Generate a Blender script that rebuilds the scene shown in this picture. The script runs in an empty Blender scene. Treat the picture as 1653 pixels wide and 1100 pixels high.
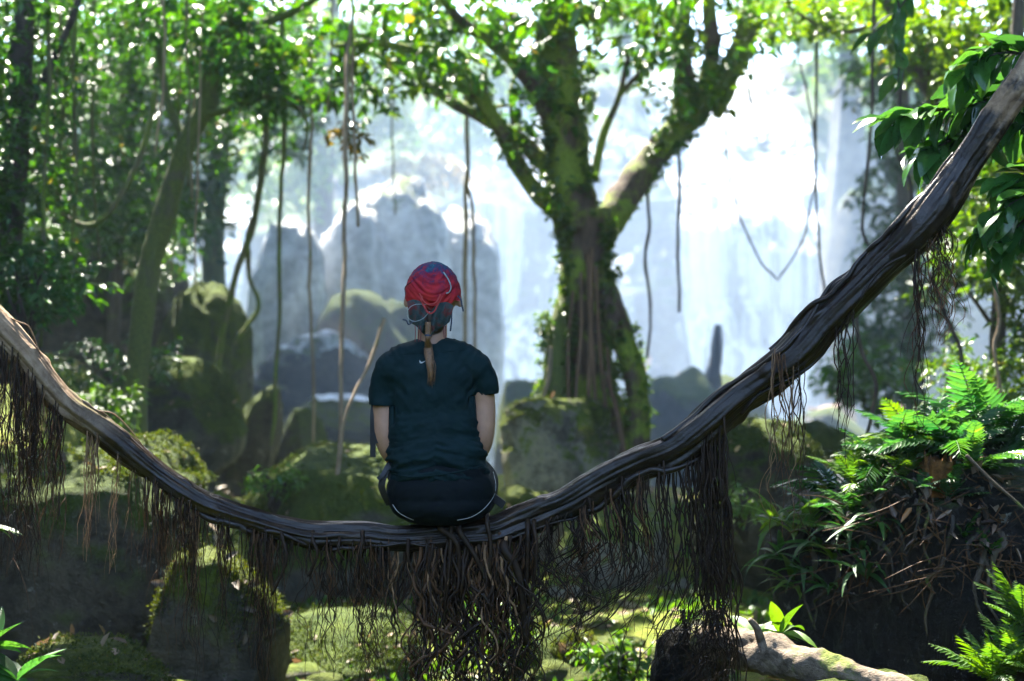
import bpy, bmesh, math, random
import numpy as np
from mathutils import Vector, Matrix, Euler

# ------------------------------------------------------------------ camera, sky, sun, exposure
SC = bpy.context.scene
COL = SC.collection
FPX, CX, CY, CAMZ = 2296.0, 826.5, 550.0, 1.6        # focal length and centre in photo pixels (50 mm lens)
cam_d = bpy.data.cameras.new('camera')
cam = bpy.data.objects.new('camera', cam_d); COL.objects.link(cam)
cam_d.sensor_width = 36.0; cam_d.lens = 50.0
cam_d.clip_start = 0.05; cam_d.clip_end = 600
cam.location = (0, 0, CAMZ); cam.rotation_euler = (math.radians(90), 0, 0)
cam_d.dof.use_dof = True; cam_d.dof.focus_distance = 4.85; cam_d.dof.aperture_fstop = 2.0
SC.camera = cam

SUN_EL = math.radians(57)
SUN_H = np.array([-0.36, 0.933])                       # sun stands high beyond the waterfall, to the left: the scene is backlit
SUN_H = SUN_H / np.linalg.norm(SUN_H)
SUN_V = np.array([SUN_H[0]*math.cos(SUN_EL), SUN_H[1]*math.cos(SUN_EL), math.sin(SUN_EL)])
W = bpy.data.worlds.new('World'); SC.world = W; W.use_nodes = True
nt = W.node_tree; nt.nodes.clear()
sky = nt.nodes.new('ShaderNodeTexSky'); sky.sky_type = 'NISHITA'; sky.sun_disc = False
sky.sun_elevation = SUN_EL; sky.sun_rotation = math.atan2(SUN_H[0], SUN_H[1])
bg = nt.nodes.new('ShaderNodeBackground'); bg.inputs['Strength'].default_value = 0.15
wo = nt.nodes.new('ShaderNodeOutputWorld')
nt.links.new(sky.outputs[0], bg.inputs[0]); nt.links.new(bg.outputs[0], wo.inputs[0])
sun_d = bpy.data.lights.new('sun', 'SUN'); sun_d.energy = 5.0; sun_d.angle = math.radians(0.53); sun_d.color = (1.0, 0.94, 0.83)
sun = bpy.data.objects.new('sun', sun_d); COL.objects.link(sun); sun.location = (-20, 40, 50)
sun.rotation_euler = Vector(-SUN_V).to_track_quat('-Z', 'Y').to_euler()
SC.view_settings.view_transform = 'Standard'; SC.view_settings.look = 'None'
SC.view_settings.gamma = 1.0; SC.view_settings.use_curve_mapping = False
SC.view_settings.exposure = 3.12
cy = SC.cycles
cy.use_denoising = True
try: cy.denoiser = 'OPENIMAGEDENOISE'
except Exception: pass
cy.max_bounces = 7; cy.diffuse_bounces = 3; cy.glossy_bounces = 2; cy.transmission_bounces = 4
cy.volume_bounces = 1; cy.transparent_max_bounces = 8
cy.caustics_reflective = False; cy.caustics_refractive = False
cy.sample_clamp_indirect = 4.0

# ------------------------------------------------------------------ helpers
RNG = np.random.default_rng(7)
def P(px, py, D):
    """photo pixel + distance -> world point"""
    return np.array([(px-CX)/FPX*D, D, CAMZ+(CY-py)/FPX*D])
def PP(lst):
    return np.array([P(*p) for p in lst])

def _hash(ix, iy, iz):
    n = (ix.astype(np.int64)*374761393 + iy.astype(np.int64)*668265263 + iz.astype(np.int64)*2147483647) & 0xffffffff
    n = ((n ^ (n >> 13))*1274126177) & 0xffffffff
    n = ((n ^ (n >> 16))*2246822519) & 0xffffffff
    return ((n ^ (n >> 15)) & 0xffff)/65535.0
def vnoise(p):
    p = np.asarray(p, float); i = np.floor(p).astype(np.int64); f = p-i; u = f*f*(3-2*f); r = 0
    for dx in (0, 1):
        for dy in (0, 1):
            for dz in (0, 1):
                w = (u[:, 0] if dx else 1-u[:, 0])*(u[:, 1] if dy else 1-u[:, 1])*(u[:, 2] if dz else 1-u[:, 2])
                r = r + w*_hash(i[:, 0]+dx, i[:, 1]+dy, i[:, 2]+dz)
    return r*2-1
def fbm(p, octv=4, lac=2.1, gain=.5):
    p = np.asarray(p, float); a = 1.0; s = 0; t = 0
    for k in range(octv):
        s = s+a*vnoise(p+17.3*k); t += a; a *= gain; p = p*lac
    return s/t
def sstep(a, b, x):
    t = np.clip((np.asarray(x, float)-a)/(b-a), 0, 1); return t*t*(3-2*t)
def norm(v):
    v = np.asarray(v, float); return v/np.maximum(np.linalg.norm(v, axis=-1, keepdims=True), 1e-9)

def mesh_np(name, V, F, smooth=True):
    """V (n,3); F list of index arrays, each (m,3) or (m,4)"""
    me = bpy.data.meshes.new(name)
    V = np.asarray(V, np.float32); F = [np.asarray(f, np.int32) for f in F if len(f)]
    me.vertices.add(len(V)); me.vertices.foreach_set('co', V.ravel())
    nl = sum(f.size for f in F); npoly = sum(len(f) for f in F)
    me.loops.add(nl); me.polygons.add(npoly)
    me.loops.foreach_set('vertex_index', np.concatenate([f.ravel() for f in F]))
    st = []; o = 0
    for f in F:
        st.append(o+np.arange(len(f))*f.shape[1]); o += f.size
    me.polygons.foreach_set('loop_start', np.concatenate(st).astype(np.int32))
    me.update(calc_edges=True)
    me.polygons.foreach_set('use_smooth', np.full(npoly, smooth, dtype=bool))
    me.validate()
    return me
def obj(name, me, mat=None, parent=None, loc=None):
    o = bpy.data.objects.new(name, me); COL.objects.link(o)
    if mat is not None and me is not None and len(me.materials) == 0: me.materials.append(mat)
    if parent is not None: o.parent = parent
    if loc is not None: o.location = loc
    return o
def tag(o, label=None, cat=None, group=None, kind=None):
    if label: o['label'] = label
    if cat: o['category'] = cat
    if group: o['group'] = group
    if kind: o['kind'] = kind
    return o
def thing(name, label, cat, loc=(0, 0, 0), group=None):
    o = bpy.data.objects.new(name, None); COL.objects.link(o); o.location = [float(c) for c in loc]
    o.empty_display_size = .1
    return tag(o, label, cat, group)
class MB:
    """collects shapes, links them as one mesh"""
    def __init__(s): s.V = []; s.Q = []; s.T = []; s.n = 0
    def add(s, V, Q=None, T=None):
        V = np.asarray(V, float); s.V.append(V)
        if Q is not None and len(Q): s.Q.append(np.asarray(Q)+s.n)
        if T is not None and len(T): s.T.append(np.asarray(T)+s.n)
        s.n += len(V)
    def mesh(s, name, origin=None, smooth=True):
        V = np.concatenate(s.V)
        if origin is not None: V = V-np.asarray(origin)
        F = []
        if s.Q: F.append(np.concatenate(s.Q))
        if s.T: F.append(np.concatenate(s.T))
        return mesh_np(name, V, F, smooth)
    def build(s, name, mat, parent=None, smooth=True):
        org = np.array(parent_loc(parent)) if parent is not None else None
        return obj(name, s.mesh(name, org, smooth), mat, parent)
def parent_loc(p):
    l = np.zeros(3)
    while p is not None:
        l = l+np.array(p.location); p = p.parent
    return l

def catmull(pts, n):
    pts = np.asarray(pts, float); m = len(pts)
    if m == 2: return pts[0]+(pts[1]-pts[0])*np.linspace(0, 1, n)[:, None]
    e = np.vstack([2*pts[0]-pts[1], pts, 2*pts[-1]-pts[-2]])
    d = np.linalg.norm(np.diff(pts[:, :3], axis=0), axis=1); cum = np.concatenate([[0], np.cumsum(d)])
    s = np.linspace(0, cum[-1], n); k = np.clip(np.searchsorted(cum, s, 'right')-1, 0, m-2)
    t = ((s-cum[k])/np.maximum(d[k], 1e-9))[:, None]
    p0, p1, p2, p3 = e[k], e[k+1], e[k+2], e[k+3]
    return .5*(2*p1+(p2-p0)*t+(2*p0-5*p1+4*p2-p3)*t*t+(3*p1-p0-3*p2+p3)*t**3)
def frames(C):
    T = norm(np.gradient(C, axis=0)); N = np.zeros_like(T)
    a = np.array([0, 1., 0]) if abs(T[0][1]) < .8 else np.array([1., 0, 0])
    v = a-T[0]*a.dot(T[0]); N[0] = v/np.linalg.norm(v)
    for i in range(1, len(C)):
        v = N[i-1]-T[i]*N[i-1].dot(T[i]); N[i] = v/max(np.linalg.norm(v), 1e-9)
    return T, N, np.cross(T, N)
def ring_faces(n, k, caps=True):
    i = np.arange(n-1)[:, None]*k; j = np.arange(k)[None, :]; j2 = (j+1) % k
    return np.stack([i+j, i+j2, i+k+j2, i+k+j], -1).reshape(-1, 4)
def tube(pts, rad, sides=8, n=None, rough=0.0, seed=0, freq=6.0, raw=False):
    """tapered tube along pts; rad scalar, (r0,r1) or list per point"""
    pts = np.asarray(pts, float)
    if raw: C = pts; n = len(C)
    else:
        n = n or max(4, 4*len(pts)); C = catmull(pts, n)
    r = np.atleast_1d(np.asarray(rad, float)); R = np.interp(np.linspace(0, 1, n), np.linspace(0, 1, len(r)), r) if len(r) > 1 else np.full(n, r[0])
    T, N, B = frames(C)
    th = np.linspace(0, 2*np.pi, sides, endpoint=False)
    rr = R[:, None]*np.ones(sides)[None, :]
    dirs = N[:, None, :]*np.cos(th)[None, :, None]+B[:, None, :]*np.sin(th)[None, :, None]
    if rough:
        q = (C[:, None, :]+dirs*rr[..., None])*freq+seed*3.1
        rr = rr*(1+rough*fbm(q.reshape(-1, 3), 3).reshape(rr.shape)*2)
    V = (C[:, None, :]+dirs*rr[..., None]).reshape(-1, 3)
    Q = ring_faces(n, sides)
    V = np.vstack([V, C[0], C[-1]]); k = n*sides; j = np.arange(sides)
    T3 = np.vstack([np.stack([np.full(sides, k), (j+1) % sides, j], -1), np.stack([np.full(sides, k+1), (n-1)*sides+j, (n-1)*sides+(j+1) % sides], -1)])
    return V, Q, T3

def leaf_geo(C, D, U, L, Wd, fold=.25, curl=.25, shape=(.25, .65)):
    """one folded six-point leaf per row: base C, direction D, upper side U"""
    D = norm(D); S = norm(np.cross(D, U)); U = np.cross(S, D)
    L = np.asarray(L)[:, None]; Wd = np.asarray(Wd)[:, None]*.5; n = len(C)
    a, b = shape
    V = np.stack([C,
                  C+D*L*a+S*Wd*.9+U*Wd*fold*1.5, C+D*L*b+S*Wd*.8+U*(Wd*fold*1.5-L*curl*b*b*.5),
                  C+D*L-U*L*curl*.5,
                  C+D*L*b-S*Wd*.8+U*(Wd*fold*1.5-L*curl*b*b*.5), C+D*L*a-S*Wd*.9+U*Wd*fold*1.5], 1).reshape(-1, 3)
    i = np.arange(n)[:, None]*6
    Q = np.concatenate([i+np.array([[0, 1, 2, 3]]), i+np.array([[0, 3, 4, 5]])])
    return V, Q
def rnd_dirs(n, rng):
    v = rng.normal(size=(n, 3)); return norm(v)
def twig_leaves(cent, rng, per=12, spread=.2, L=.09, ratio=.45, droop=.35, lvar=.35):
    """clumps of leaves along short twigs that start at cent"""
    m = len(cent); tw = rnd_dirs(m, rng); tw[:, 2] = tw[:, 2]*.5-droop*.3; tw = norm(tw)
    t = rng.random((m, per)); base = cent[:, None, :]+tw[:, None, :]*(t*spread)[..., None]
    base = base.reshape(-1, 3)+rng.normal(size=(m*per, 3))*spread*.12
    d = np.repeat(tw, per, 0)*.7+rnd_dirs(m*per, rng)*.9; d[:, 2] = d[:, 2]*.6-droop
    u = rng.normal(size=(m*per, 3))*.45; u[:, 2] += 1
    l = L*(1+lvar*rng.normal(size=m*per)).clip(.45, 1.8)
    return leaf_geo(base, d, u, l, l*ratio*(1+.2*rng.normal(size=m*per)).clip(.6, 1.4))
def blob_pts(n, c, r, rng, hollow=0.0):
    v = rnd_dirs(n, rng)*(rng.random(n)**(1/3.)*(1-hollow)+hollow)[:, None]
    return np.asarray(c)+v*np.asarray(r)

# ------------------------------------------------------------------ materials
def new_mat(name):
    m = bpy.data.materials.new(name); m.use_nodes = True; n = m.node_tree; n.nodes.clear()
    out = n.nodes.new('ShaderNodeOutputMaterial'); return m, n, out
def lk(n, a, b): n.links.new(a, b)
def node(n, t, **kw):
    x = n.nodes.new(t)
    for k, v in kw.items():
        if k.startswith('i_'): x.inputs[k[2:].replace('_', ' ')].default_value = v
        else: setattr(x, k, v)
    return x
def rgba(c): return (c[0], c[1], c[2], 1)
def noise_tex(n, scale, detail=5, rough=.6, vec=None, dist=0):
    t = node(n, 'ShaderNodeTexNoise'); t.inputs['Scale'].default_value = scale; t.inputs['Detail'].default_value = detail
    t.inputs['Roughness'].default_value = rough; t.inputs['Distortion'].default_value = dist
    if vec is not None: lk(n, vec, t.inputs['Vector'])
    return t
def ramp(n, fac, stops):
    r = node(n, 'ShaderNodeValToRGB'); e = r.color_ramp.elements
    while len(e) < len(stops): e.new(.5)
    for k, (p, c) in enumerate(stops): e[k].position = p; e[k].color = rgba(c) if not np.isscalar(c) else (c, c, c, 1)
    lk(n, fac, r.inputs[0]); return r
def mixc(n, fac, a, b):
    m = node(n, 'ShaderNodeMix', data_type='RGBA')
    for s, v in ((m.inputs[0], fac), (m.inputs[6], a), (m.inputs[7], b)):
        if hasattr(v, 'is_output') or isinstance(v, bpy.types.NodeSocket): lk(n, v, s)
        else: s.default_value = v if np.isscalar(v) else rgba(v)
    return m.outputs[2]
def bump(n, h, strength=.4, dist=.02, normal=None):
    b = node(n, 'ShaderNodeBump'); b.inputs['Strength'].default_value = strength; b.inputs['Distance'].default_value = dist
    lk(n, h, b.inputs['Height'])
    if normal is not None: lk(n, normal, b.inputs['Normal'])
    return b.outputs[0]
def coords(n, scale=(1, 1, 1)):
    tc = node(n, 'ShaderNodeNewGeometry'); mp = node(n, 'ShaderNodeMapping'); mp.inputs['Scale'].default_value = scale
    lk(n, tc.outputs['Position'], mp.inputs[0]); return mp.outputs[0]
def ocoords(n, scale=(1, 1, 1)):
    tc = node(n, 'ShaderNodeTexCoord'); mp = node(n, 'ShaderNodeMapping'); mp.inputs['Scale'].default_value = scale
    lk(n, tc.outputs['Object'], mp.inputs[0]); return mp.outputs[0]

def leaf_mat(name, c1, c2, c3=None, rough=.38, transl=.35, yellow=.012):
    m, n, out = new_mat(name)
    g = node(n, 'ShaderNodeNewGeometry')
    c3 = c3 or (.19, .17, .03)
    r = ramp(n, g.outputs['Random Per Island'], [(0, c1), (.85-yellow, c2), (1-yellow, c2), (1-yellow*.5, c3)])
    v = coords(n); nz = noise_tex(n, .7, 3, .5, v); br = ramp(n, nz.outputs['Fac'], [(.3, .6), (.7, 1.25)])
    oi = node(n, 'ShaderNodeObjectInfo'); ob = ramp(n, oi.outputs['Random'], [(0, (.55, .6, .6)), (.5, (1, 1, 1)), (1, (1.35, 1.2, .9))])   # every leaf or frond differs a little
    spn = ramp(n, noise_tex(n, 55, 4, .7, v).outputs['Fac'], [(.34, (.75, .6, .5)), (.46, (1, 1, 1))])
    m1 = node(n, 'ShaderNodeMix', data_type='RGBA', blend_type='MULTIPLY'); m1.inputs[0].default_value = 1; lk(n, br.outputs[0], m1.inputs[6]); lk(n, ob.outputs[0], m1.inputs[7])
    m2 = node(n, 'ShaderNodeMix', data_type='RGBA', blend_type='MULTIPLY'); m2.inputs[0].default_value = 1; lk(n, m1.outputs[2], m2.inputs[6]); lk(n, spn.outputs[0], m2.inputs[7])
    mul = node(n, 'ShaderNodeMix', data_type='RGBA', blend_type='MULTIPLY'); mul.inputs[0].default_value = 1
    lk(n, r.outputs[0], mul.inputs[6]); lk(n, m2.outputs[2], mul.inputs[7])
    p = node(n, 'ShaderNodeBsdfPrincipled'); lk(n, mul.outputs[2], p.inputs['Base Color']); p.inputs['Roughness'].default_value = rough
    p.inputs['Specular IOR Level'].default_value = .5
    t = node(n, 'ShaderNodeBsdfTranslucent')
    hs = node(n, 'ShaderNodeHueSaturation'); hs.inputs['Hue'].default_value = .485; hs.inputs['Saturation'].default_value = 1.1; hs.inputs['Value'].default_value = 1.8
    lk(n, mul.outputs[2], hs.inputs['Color']); lk(n, hs.outputs[0], t.inputs[0])
    mx = node(n, 'ShaderNodeMixShader'); mx.inputs[0].default_value = transl
    lk(n, p.outputs[0], mx.inputs[1]); lk(n, t.outputs[0], mx.inputs[2]); lk(n, mx.outputs[0], out.inputs[0])
    return m
def rock_mat(name, c_dark, c_light, moss_amt=.5, moss1=(.045, .075, .012), moss2=(.11, .14, .02), rough=.75, wet=0.0, patchy=.5, scale=1.0):
    """moss_amt 0..1 : how far down the flanks the moss grows"""
    m, n, out = new_mat(name); v = coords(n, (scale,)*3)
    n1 = noise_tex(n, 1.6, 8, .65, v); n2 = noise_tex(n, 9, 8, .7, v); n3 = noise_tex(n, 38, 5, .7, v)
    base = ramp(n, n1.outputs['Fac'], [(.36, c_dark), (.64, c_light)]).outputs[0]
    sp = ramp(n, n2.outputs['Fac'], [(.36, .35), (.64, 1.25)]).outputs[0]
    mul = node(n, 'ShaderNodeMix', data_type='RGBA', blend_type='MULTIPLY'); mul.inputs[0].default_value = .8
    lk(n, base, mul.inputs[6]); lk(n, sp, mul.inputs[7])
    lich = ramp(n, noise_tex(n, 5.3, 6, .75, v).outputs['Fac'], [(.62, 0.), (.68, 1.)]).outputs[0]
    lm = node(n, 'ShaderNodeMath', operation='MULTIPLY'); lk(n, lich, lm.inputs[0]); lm.inputs[1].default_value = .6
    rockc = mixc(n, lm.outputs[0], mul.outputs[2], (.34, .34, .29))
    g = node(n, 'ShaderNodeNewGeometry'); sx = node(n, 'ShaderNodeSeparateXYZ'); lk(n, g.outputs['Normal'], sx.inputs[0])
    a = node(n, 'ShaderNodeMath', operation='MULTIPLY_ADD'); lk(n, n1.outputs['Fac'], a.inputs[0]); a.inputs[1].default_value = patchy*2.2; lk(n, sx.outputs['Z'], a.inputs[2])
    a2 = node(n, 'ShaderNodeMath', operation='MULTIPLY_ADD'); lk(n, n2.outputs['Fac'], a2.inputs[0]); a2.inputs[1].default_value = patchy*1.1; lk(n, a.outputs[0], a2.inputs[2])
    thr = patchy*1.65+1.0-moss_amt*1.6
    mr = node(n, 'ShaderNodeMapRange'); lk(n, a2.outputs[0], mr.inputs[0]); mr.inputs[1].default_value = thr-.14; mr.inputs[2].default_value = thr+.2
    mossc = ramp(n, n2.outputs['Fac'], [(.3, moss1), (.7, moss2)]).outputs[0]
    mossf = ramp(n, n3.outputs['Fac'], [(.3, .6), (.7, 1.2)]).outputs[0]
    mm = node(n, 'ShaderNodeMix', data_type='RGBA', blend_type='MULTIPLY'); mm.inputs[0].default_value = .9; lk(n, mossc, mm.inputs[6]); lk(n, mossf, mm.inputs[7])
    col = mixc(n, mr.outputs[0], rockc, mm.outputs[2])
    p = node(n, 'ShaderNodeBsdfPrincipled'); lk(n, col, p.inputs['Base Color']); p.inputs['Specular IOR Level'].default_value = .22+wet*.6
    rr = node(n, 'ShaderNodeMapRange'); lk(n, mr.outputs[0], rr.inputs[0]); rr.inputs[3].default_value = rough-wet; rr.inputs[4].default_value = .9
    lk(n, rr.outputs[0], p.inputs['Roughness'])
    hsum = node(n, 'ShaderNodeMath', operation='MULTIPLY_ADD'); lk(n, n3.outputs['Fac'], hsum.inputs[0]); hsum.inputs[1].default_value = .35; lk(n, n2.outputs['Fac'], hsum.inputs[2])
    lk(n, bump(n, hsum.outputs[0], .9, .08), p.inputs['Normal']); lk(n, p.outputs[0], out.inputs[0])
    return m
def bark_mat(name, c1, c2, moss=.4, moss1=(.04, .07, .01), moss2=(.12, .16, .02), rough=.8, freq=8, stretch=.15, mossscale=3.0):
    m, n, out = new_mat(name); v = coords(n, (1, 1, stretch)); v2 = coords(n)
    n1 = noise_tex(n, freq*3, 7, .7, v, .4); n2 = noise_tex(n, mossscale, 6, .7, v2); n3 = noise_tex(n, 45, 4, .7, v2)
    base = ramp(n, n1.outputs['Fac'], [(.3, c1), (.72, c2)]).outputs[0]
    mc = ramp(n, n3.outputs['Fac'], [(.3, moss1), (.7, moss2)]).outputs[0]
    mr = ramp(n, n2.outputs['Fac'], [(.68-moss*.4, 0.), (.76-moss*.4, 1.)]).outputs[0]
    col = mixc(n, mr, base, mc) if moss > 0 else base
    p = node(n, 'ShaderNodeBsdfPrincipled'); lk(n, col, p.inputs['Base Color']); p.inputs['Roughness'].default_value = rough; p.inputs['Specular IOR Level'].default_value = .25
    h = node(n, 'ShaderNodeMath', operation='MULTIPLY_ADD'); lk(n, n3.outputs['Fac'], h.inputs[0]); h.inputs[1].default_value = .5; lk(n, n1.outputs['Fac'], h.inputs[2])
    lk(n, bump(n, h.outputs[0], .8, .02), p.inputs['Normal']); lk(n, p.outputs[0], out.inputs[0])
    return m
def plain_mat(name, c, rough=.6, nscale=60, var=.25, bstr=.2, spec=.5, bdist=.003):
    m, n, out = new_mat(name); v = coords(n); t = noise_tex(n, nscale, 5, .65, v)
    a = [x*(1-var) for x in c]; b = [min(1, x*(1+var)) for x in c]
    r = ramp(n, t.outputs['Fac'], [(.3, a), (.7, b)])
    p = node(n, 'ShaderNodeBsdfPrincipled'); lk(n, r.outputs[0], p.inputs['Base Color']); p.inputs['Roughness'].default_value = rough
    p.inputs['Specular IOR Level'].default_value = spec
    lk(n, bump(n, t.outputs['Fac'], bstr, bdist), p.inputs['Normal']); lk(n, p.outputs[0], out.inputs[0])
    return m

M = {}
M['leaf_mid'] = leaf_mat('leaf_mid', (.010, .055, .008), (.045, .14, .012))
M['leaf_dark'] = leaf_mat('leaf_dark', (.010, .05, .010), (.04, .12, .014), transl=.25)
M['leaf_lime'] = leaf_mat('leaf_lime', (.03, .10, .008), (.11, .20, .014), transl=.45)
M['leaf_gloss'] = leaf_mat('leaf_gloss', (.014, .065, .018), (.045, .14, .026), rough=.22, transl=.35, yellow=.012)
M['leaf_fern'] = leaf_mat('leaf_fern', (.012, .065, .018), (.036, .12, .022), rough=.5, transl=.45, yellow=.008)
M['leaf_fresh'] = leaf_mat('leaf_fresh', (.03, .095, .012), (.075, .16, .018), rough=.5, transl=.4, yellow=.0)
M['leaf_rust'] = leaf_mat('leaf_rust', (.08, .09, .012), (.22, .15, .02), transl=.45, yellow=.2)
M['rock_moss'] = rock_mat('rock_moss', (.022, .018, .012), (.11, .092, .062), .48, moss1=(.018, .036, .004), moss2=(.06, .085, .008), patchy=.8)
M['rock_moss_lush'] = rock_mat('rock_moss_lush', (.05, .05, .04), (.14, .13, .10), .62, moss1=(.022, .046, .004), moss2=(.08, .11, .009), patchy=.7)
M['rock_dark'] = rock_mat('rock_dark', (.022, .024, .026), (.085, .08, .07), .38, wet=.35)
M['rock_grey'] = rock_mat('rock_grey', (.05, .043, .03), (.16, .14, .10), .5, moss1=(.025, .045, .004), moss2=(.09, .11, .01), patchy=1.0)
M['rock_wet'] = rock_mat('rock_wet', (.025, .028, .034), (.075, .08, .085), .2, wet=.5)
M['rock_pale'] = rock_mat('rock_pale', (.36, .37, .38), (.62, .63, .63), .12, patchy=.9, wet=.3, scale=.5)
M['rock_pocked'] = rock_mat('rock_pocked', (.10, .09, .065), (.42, .39, .30), .42, moss1=(.04, .075, .008), moss2=(.15, .19, .02), patchy=1.6, scale=2.2)
M['cliff'] = rock_mat('cliff', (.05, .05, .048), (.19, .18, .155), .25, patchy=.9, scale=.45)
M['ground'] = rock_mat('ground', (.045, .036, .022), (.13, .11, .075), .72, moss1=(.06, .10, .010), moss2=(.20, .22, .022), patchy=1.3, rough=.9)
M['soil'] = rock_mat('soil', (.004, .0035, .003), (.020, .015, .012), .12, moss1=(.015, .028, .004), moss2=(.045, .06, .008), patchy=.7, rough=.7, scale=2.5, wet=.1)
M['bark'] = bark_mat('bark', (.035, .026, .018), (.12, .095, .07), .25)
M['bark_tree'] = bark_mat('bark_tree', (.03, .019, .012), (.11, .07, .045), .62, moss1=(.05, .085, .006), moss2=(.20, .25, .02), mossscale=2.2)
M['bark_moss'] = bark_mat('bark_moss', (.035, .035, .02), (.10, .095, .055), .75, moss1=(.035, .055, .012), moss2=(.10, .12, .02))
M['bark_dark'] = bark_mat('bark_dark', (.015, .012, .01), (.06, .05, .04), .2)
M['liana_pale'] = bark_mat('liana_pale', (.12, .085, .05), (.32, .24, .15), .3, mossscale=2)
M['liana_green'] = bark_mat('liana_green', (.05, .05, .025), (.14, .13, .06), .55)
M['root'] = plain_mat('root', (.022, .012, .006), .6, 40, .6, spec=.2)
M['root_tan'] = plain_mat('root_tan', (.21, .12, .06), .6, 40, .5, spec=.2)
M['root_warm'] = plain_mat('root_warm', (.075, .036, .015), .6, 40, .6, spec=.2)
M['buttress'] = bark_mat('buttress', (.06, .035, .02), (.20, .115, .065), .12)

# ------------------------------------------------------------------ the setting: ground, cliff, water
def H(x, y):
    x = np.asarray(x, float); y = np.asarray(y, float)
    z = np.interp(y, [-30, 0, 3.5, 5.5, 7, 8, 9.5, 12, 14, 18, 24, 31, 33.5, 36, 45, 80], [.5, .15, .15, .1, -.12, -.1, .08, .28, .15, -.5, -1.25, -1.2, .5, 6.5, 8.2, 9])
    z = z+1.15*sstep(-.2, 1.6, -(x+1.1+.12*y))*sstep(8.5, 11.5, y)*(1-sstep(17, 24, y))
    L = -(x+3.4+.13*np.clip(y, 0, 40)); R = x-(3.4+.22*np.clip(y, 0, 40))
    z = z+np.where(y < 33, 5.5*sstep(0, 9, L)+5.0*sstep(0, 9, R), 2*sstep(0, 9, L)+2*sstep(0, 9, R))
    q = np.stack([x.ravel(), y.ravel(), np.zeros(x.size)], -1)
    z = z+(fbm(q*.55, 4).reshape(x.shape)*.28+fbm(q*2.7+9, 3).reshape(x.shape)*.07)*np.where(y > -2, 1, .5)
    return z
def Hs(x, y): return float(H(np.array([x]), np.array([y]))[0])
gx = np.concatenate([np.linspace(-60, -9, 40)[:-1], np.linspace(-9, 9, 181), np.linspace(9, 60, 40)[1:]])
gy = np.concatenate([np.linspace(-18, 0, 24)[:-1], np.linspace(0, 14, 141), np.linspace(14, 36, 80)[1:], np.linspace(36, 80, 30)[1:]])
GX, GY = np.meshgrid(gx, gy); GZ = H(GX, GY)
nx, ny = len(gx), len(gy)
ii = (np.arange(ny-1)[:, None]*nx+np.arange(nx-1)[None, :]).ravel()
Qg = np.stack([ii, ii+1, ii+1+nx, ii+nx], -1)
tag(obj('ground', mesh_np('ground', np.stack([GX, GY, GZ], -1).reshape(-1, 3), [Qg]), M['ground']), 'mossy forest floor of soil and leaf litter sloping to the stream', kind='structure')

def cliff_y(x, z):
    q = np.stack([x*.28, z*.34, np.zeros_like(x)+2.2], -1)
    led = np.floor(z/1.7+.35*fbm(q*1.3+4, 2))            # rough ledges
    y = 31.2+.2*z+1.0*np.maximum(z-4.0, 0)+.3*led+2.0*fbm(q, 4)+.35*fbm(q*6, 3)
    return y+.04*np.abs(x-3)+.9*sstep(5.6, 8.5, x)*(-1)
def grid_surface(xs, zs, fy):
    X, Z = np.meshgrid(xs, zs); Y = fy(X.ravel(), Z.ravel())
    V = np.stack([X.ravel(), Y, Z.ravel()], -1); a, b = len(xs), len(zs)
    i = (np.arange(b-1)[:, None]*a+np.arange(a-1)[None, :]).ravel()
    return V, np.stack([i, i+1, i+1+a, i+a], -1)
V, Q = grid_surface(np.linspace(-20, 24, 260), np.linspace(-2, 9.6, 120), cliff_y)
V[:, 2] += .5*fbm(V*np.array([.4, .4, 0])+3, 3)*sstep(5, 9, V[:, 2])
tag(obj('cliff', mesh_np('cliff', V, [Q]), M['cliff']), 'tall ledged rock cliff that the waterfall pours over', kind='structure')

def water_mat(name, dens, col=(.66, .71, .78)):
    m, n, out = new_mat(name); v = coords(n, (2.6, 2.6, .07)); v2 = coords(n, (.6, .6, .12))
    a = noise_tex(n, 1.6, 6, .65, v, .3); b = noise_tex(n, 1.0, 3, .5, v2)
    ad = node(n, 'ShaderNodeMath', operation='MULTIPLY_ADD'); lk(n, b.outputs['Fac'], ad.inputs[0]); ad.inputs[1].default_value = .9; lk(n, a.outputs['Fac'], ad.inputs[2])
    al = node(n, 'ShaderNodeMapRange'); lk(n, ad.outputs[0], al.inputs[0]); al.inputs[1].default_value = 1.12-dens*.45; al.inputs[2].default_value = 1.38-dens*.45
    p = node(n, 'ShaderNodeBsdfPrincipled'); p.inputs['Base Color'].default_value = rgba(col); p.inputs['Roughness'].default_value = .45
    lk(n, bump(n, a.outputs['Fac'], .8, .15), p.inputs['Normal'])
    t = node(n, 'ShaderNodeBsdfTransparent'); mx = node(n, 'ShaderNodeMixShader')
    lk(n, al.outputs[0], mx.inputs[0]); lk(n, t.outputs[0], mx.inputs[1]); lk(n, p.outputs[0], mx.inputs[2]); lk(n, mx.outputs[0], out.inputs[0])
    return m
M['fall'] = water_mat('fall', .72); M['fall_thin'] = water_mat('fall_thin', .28)
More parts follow.
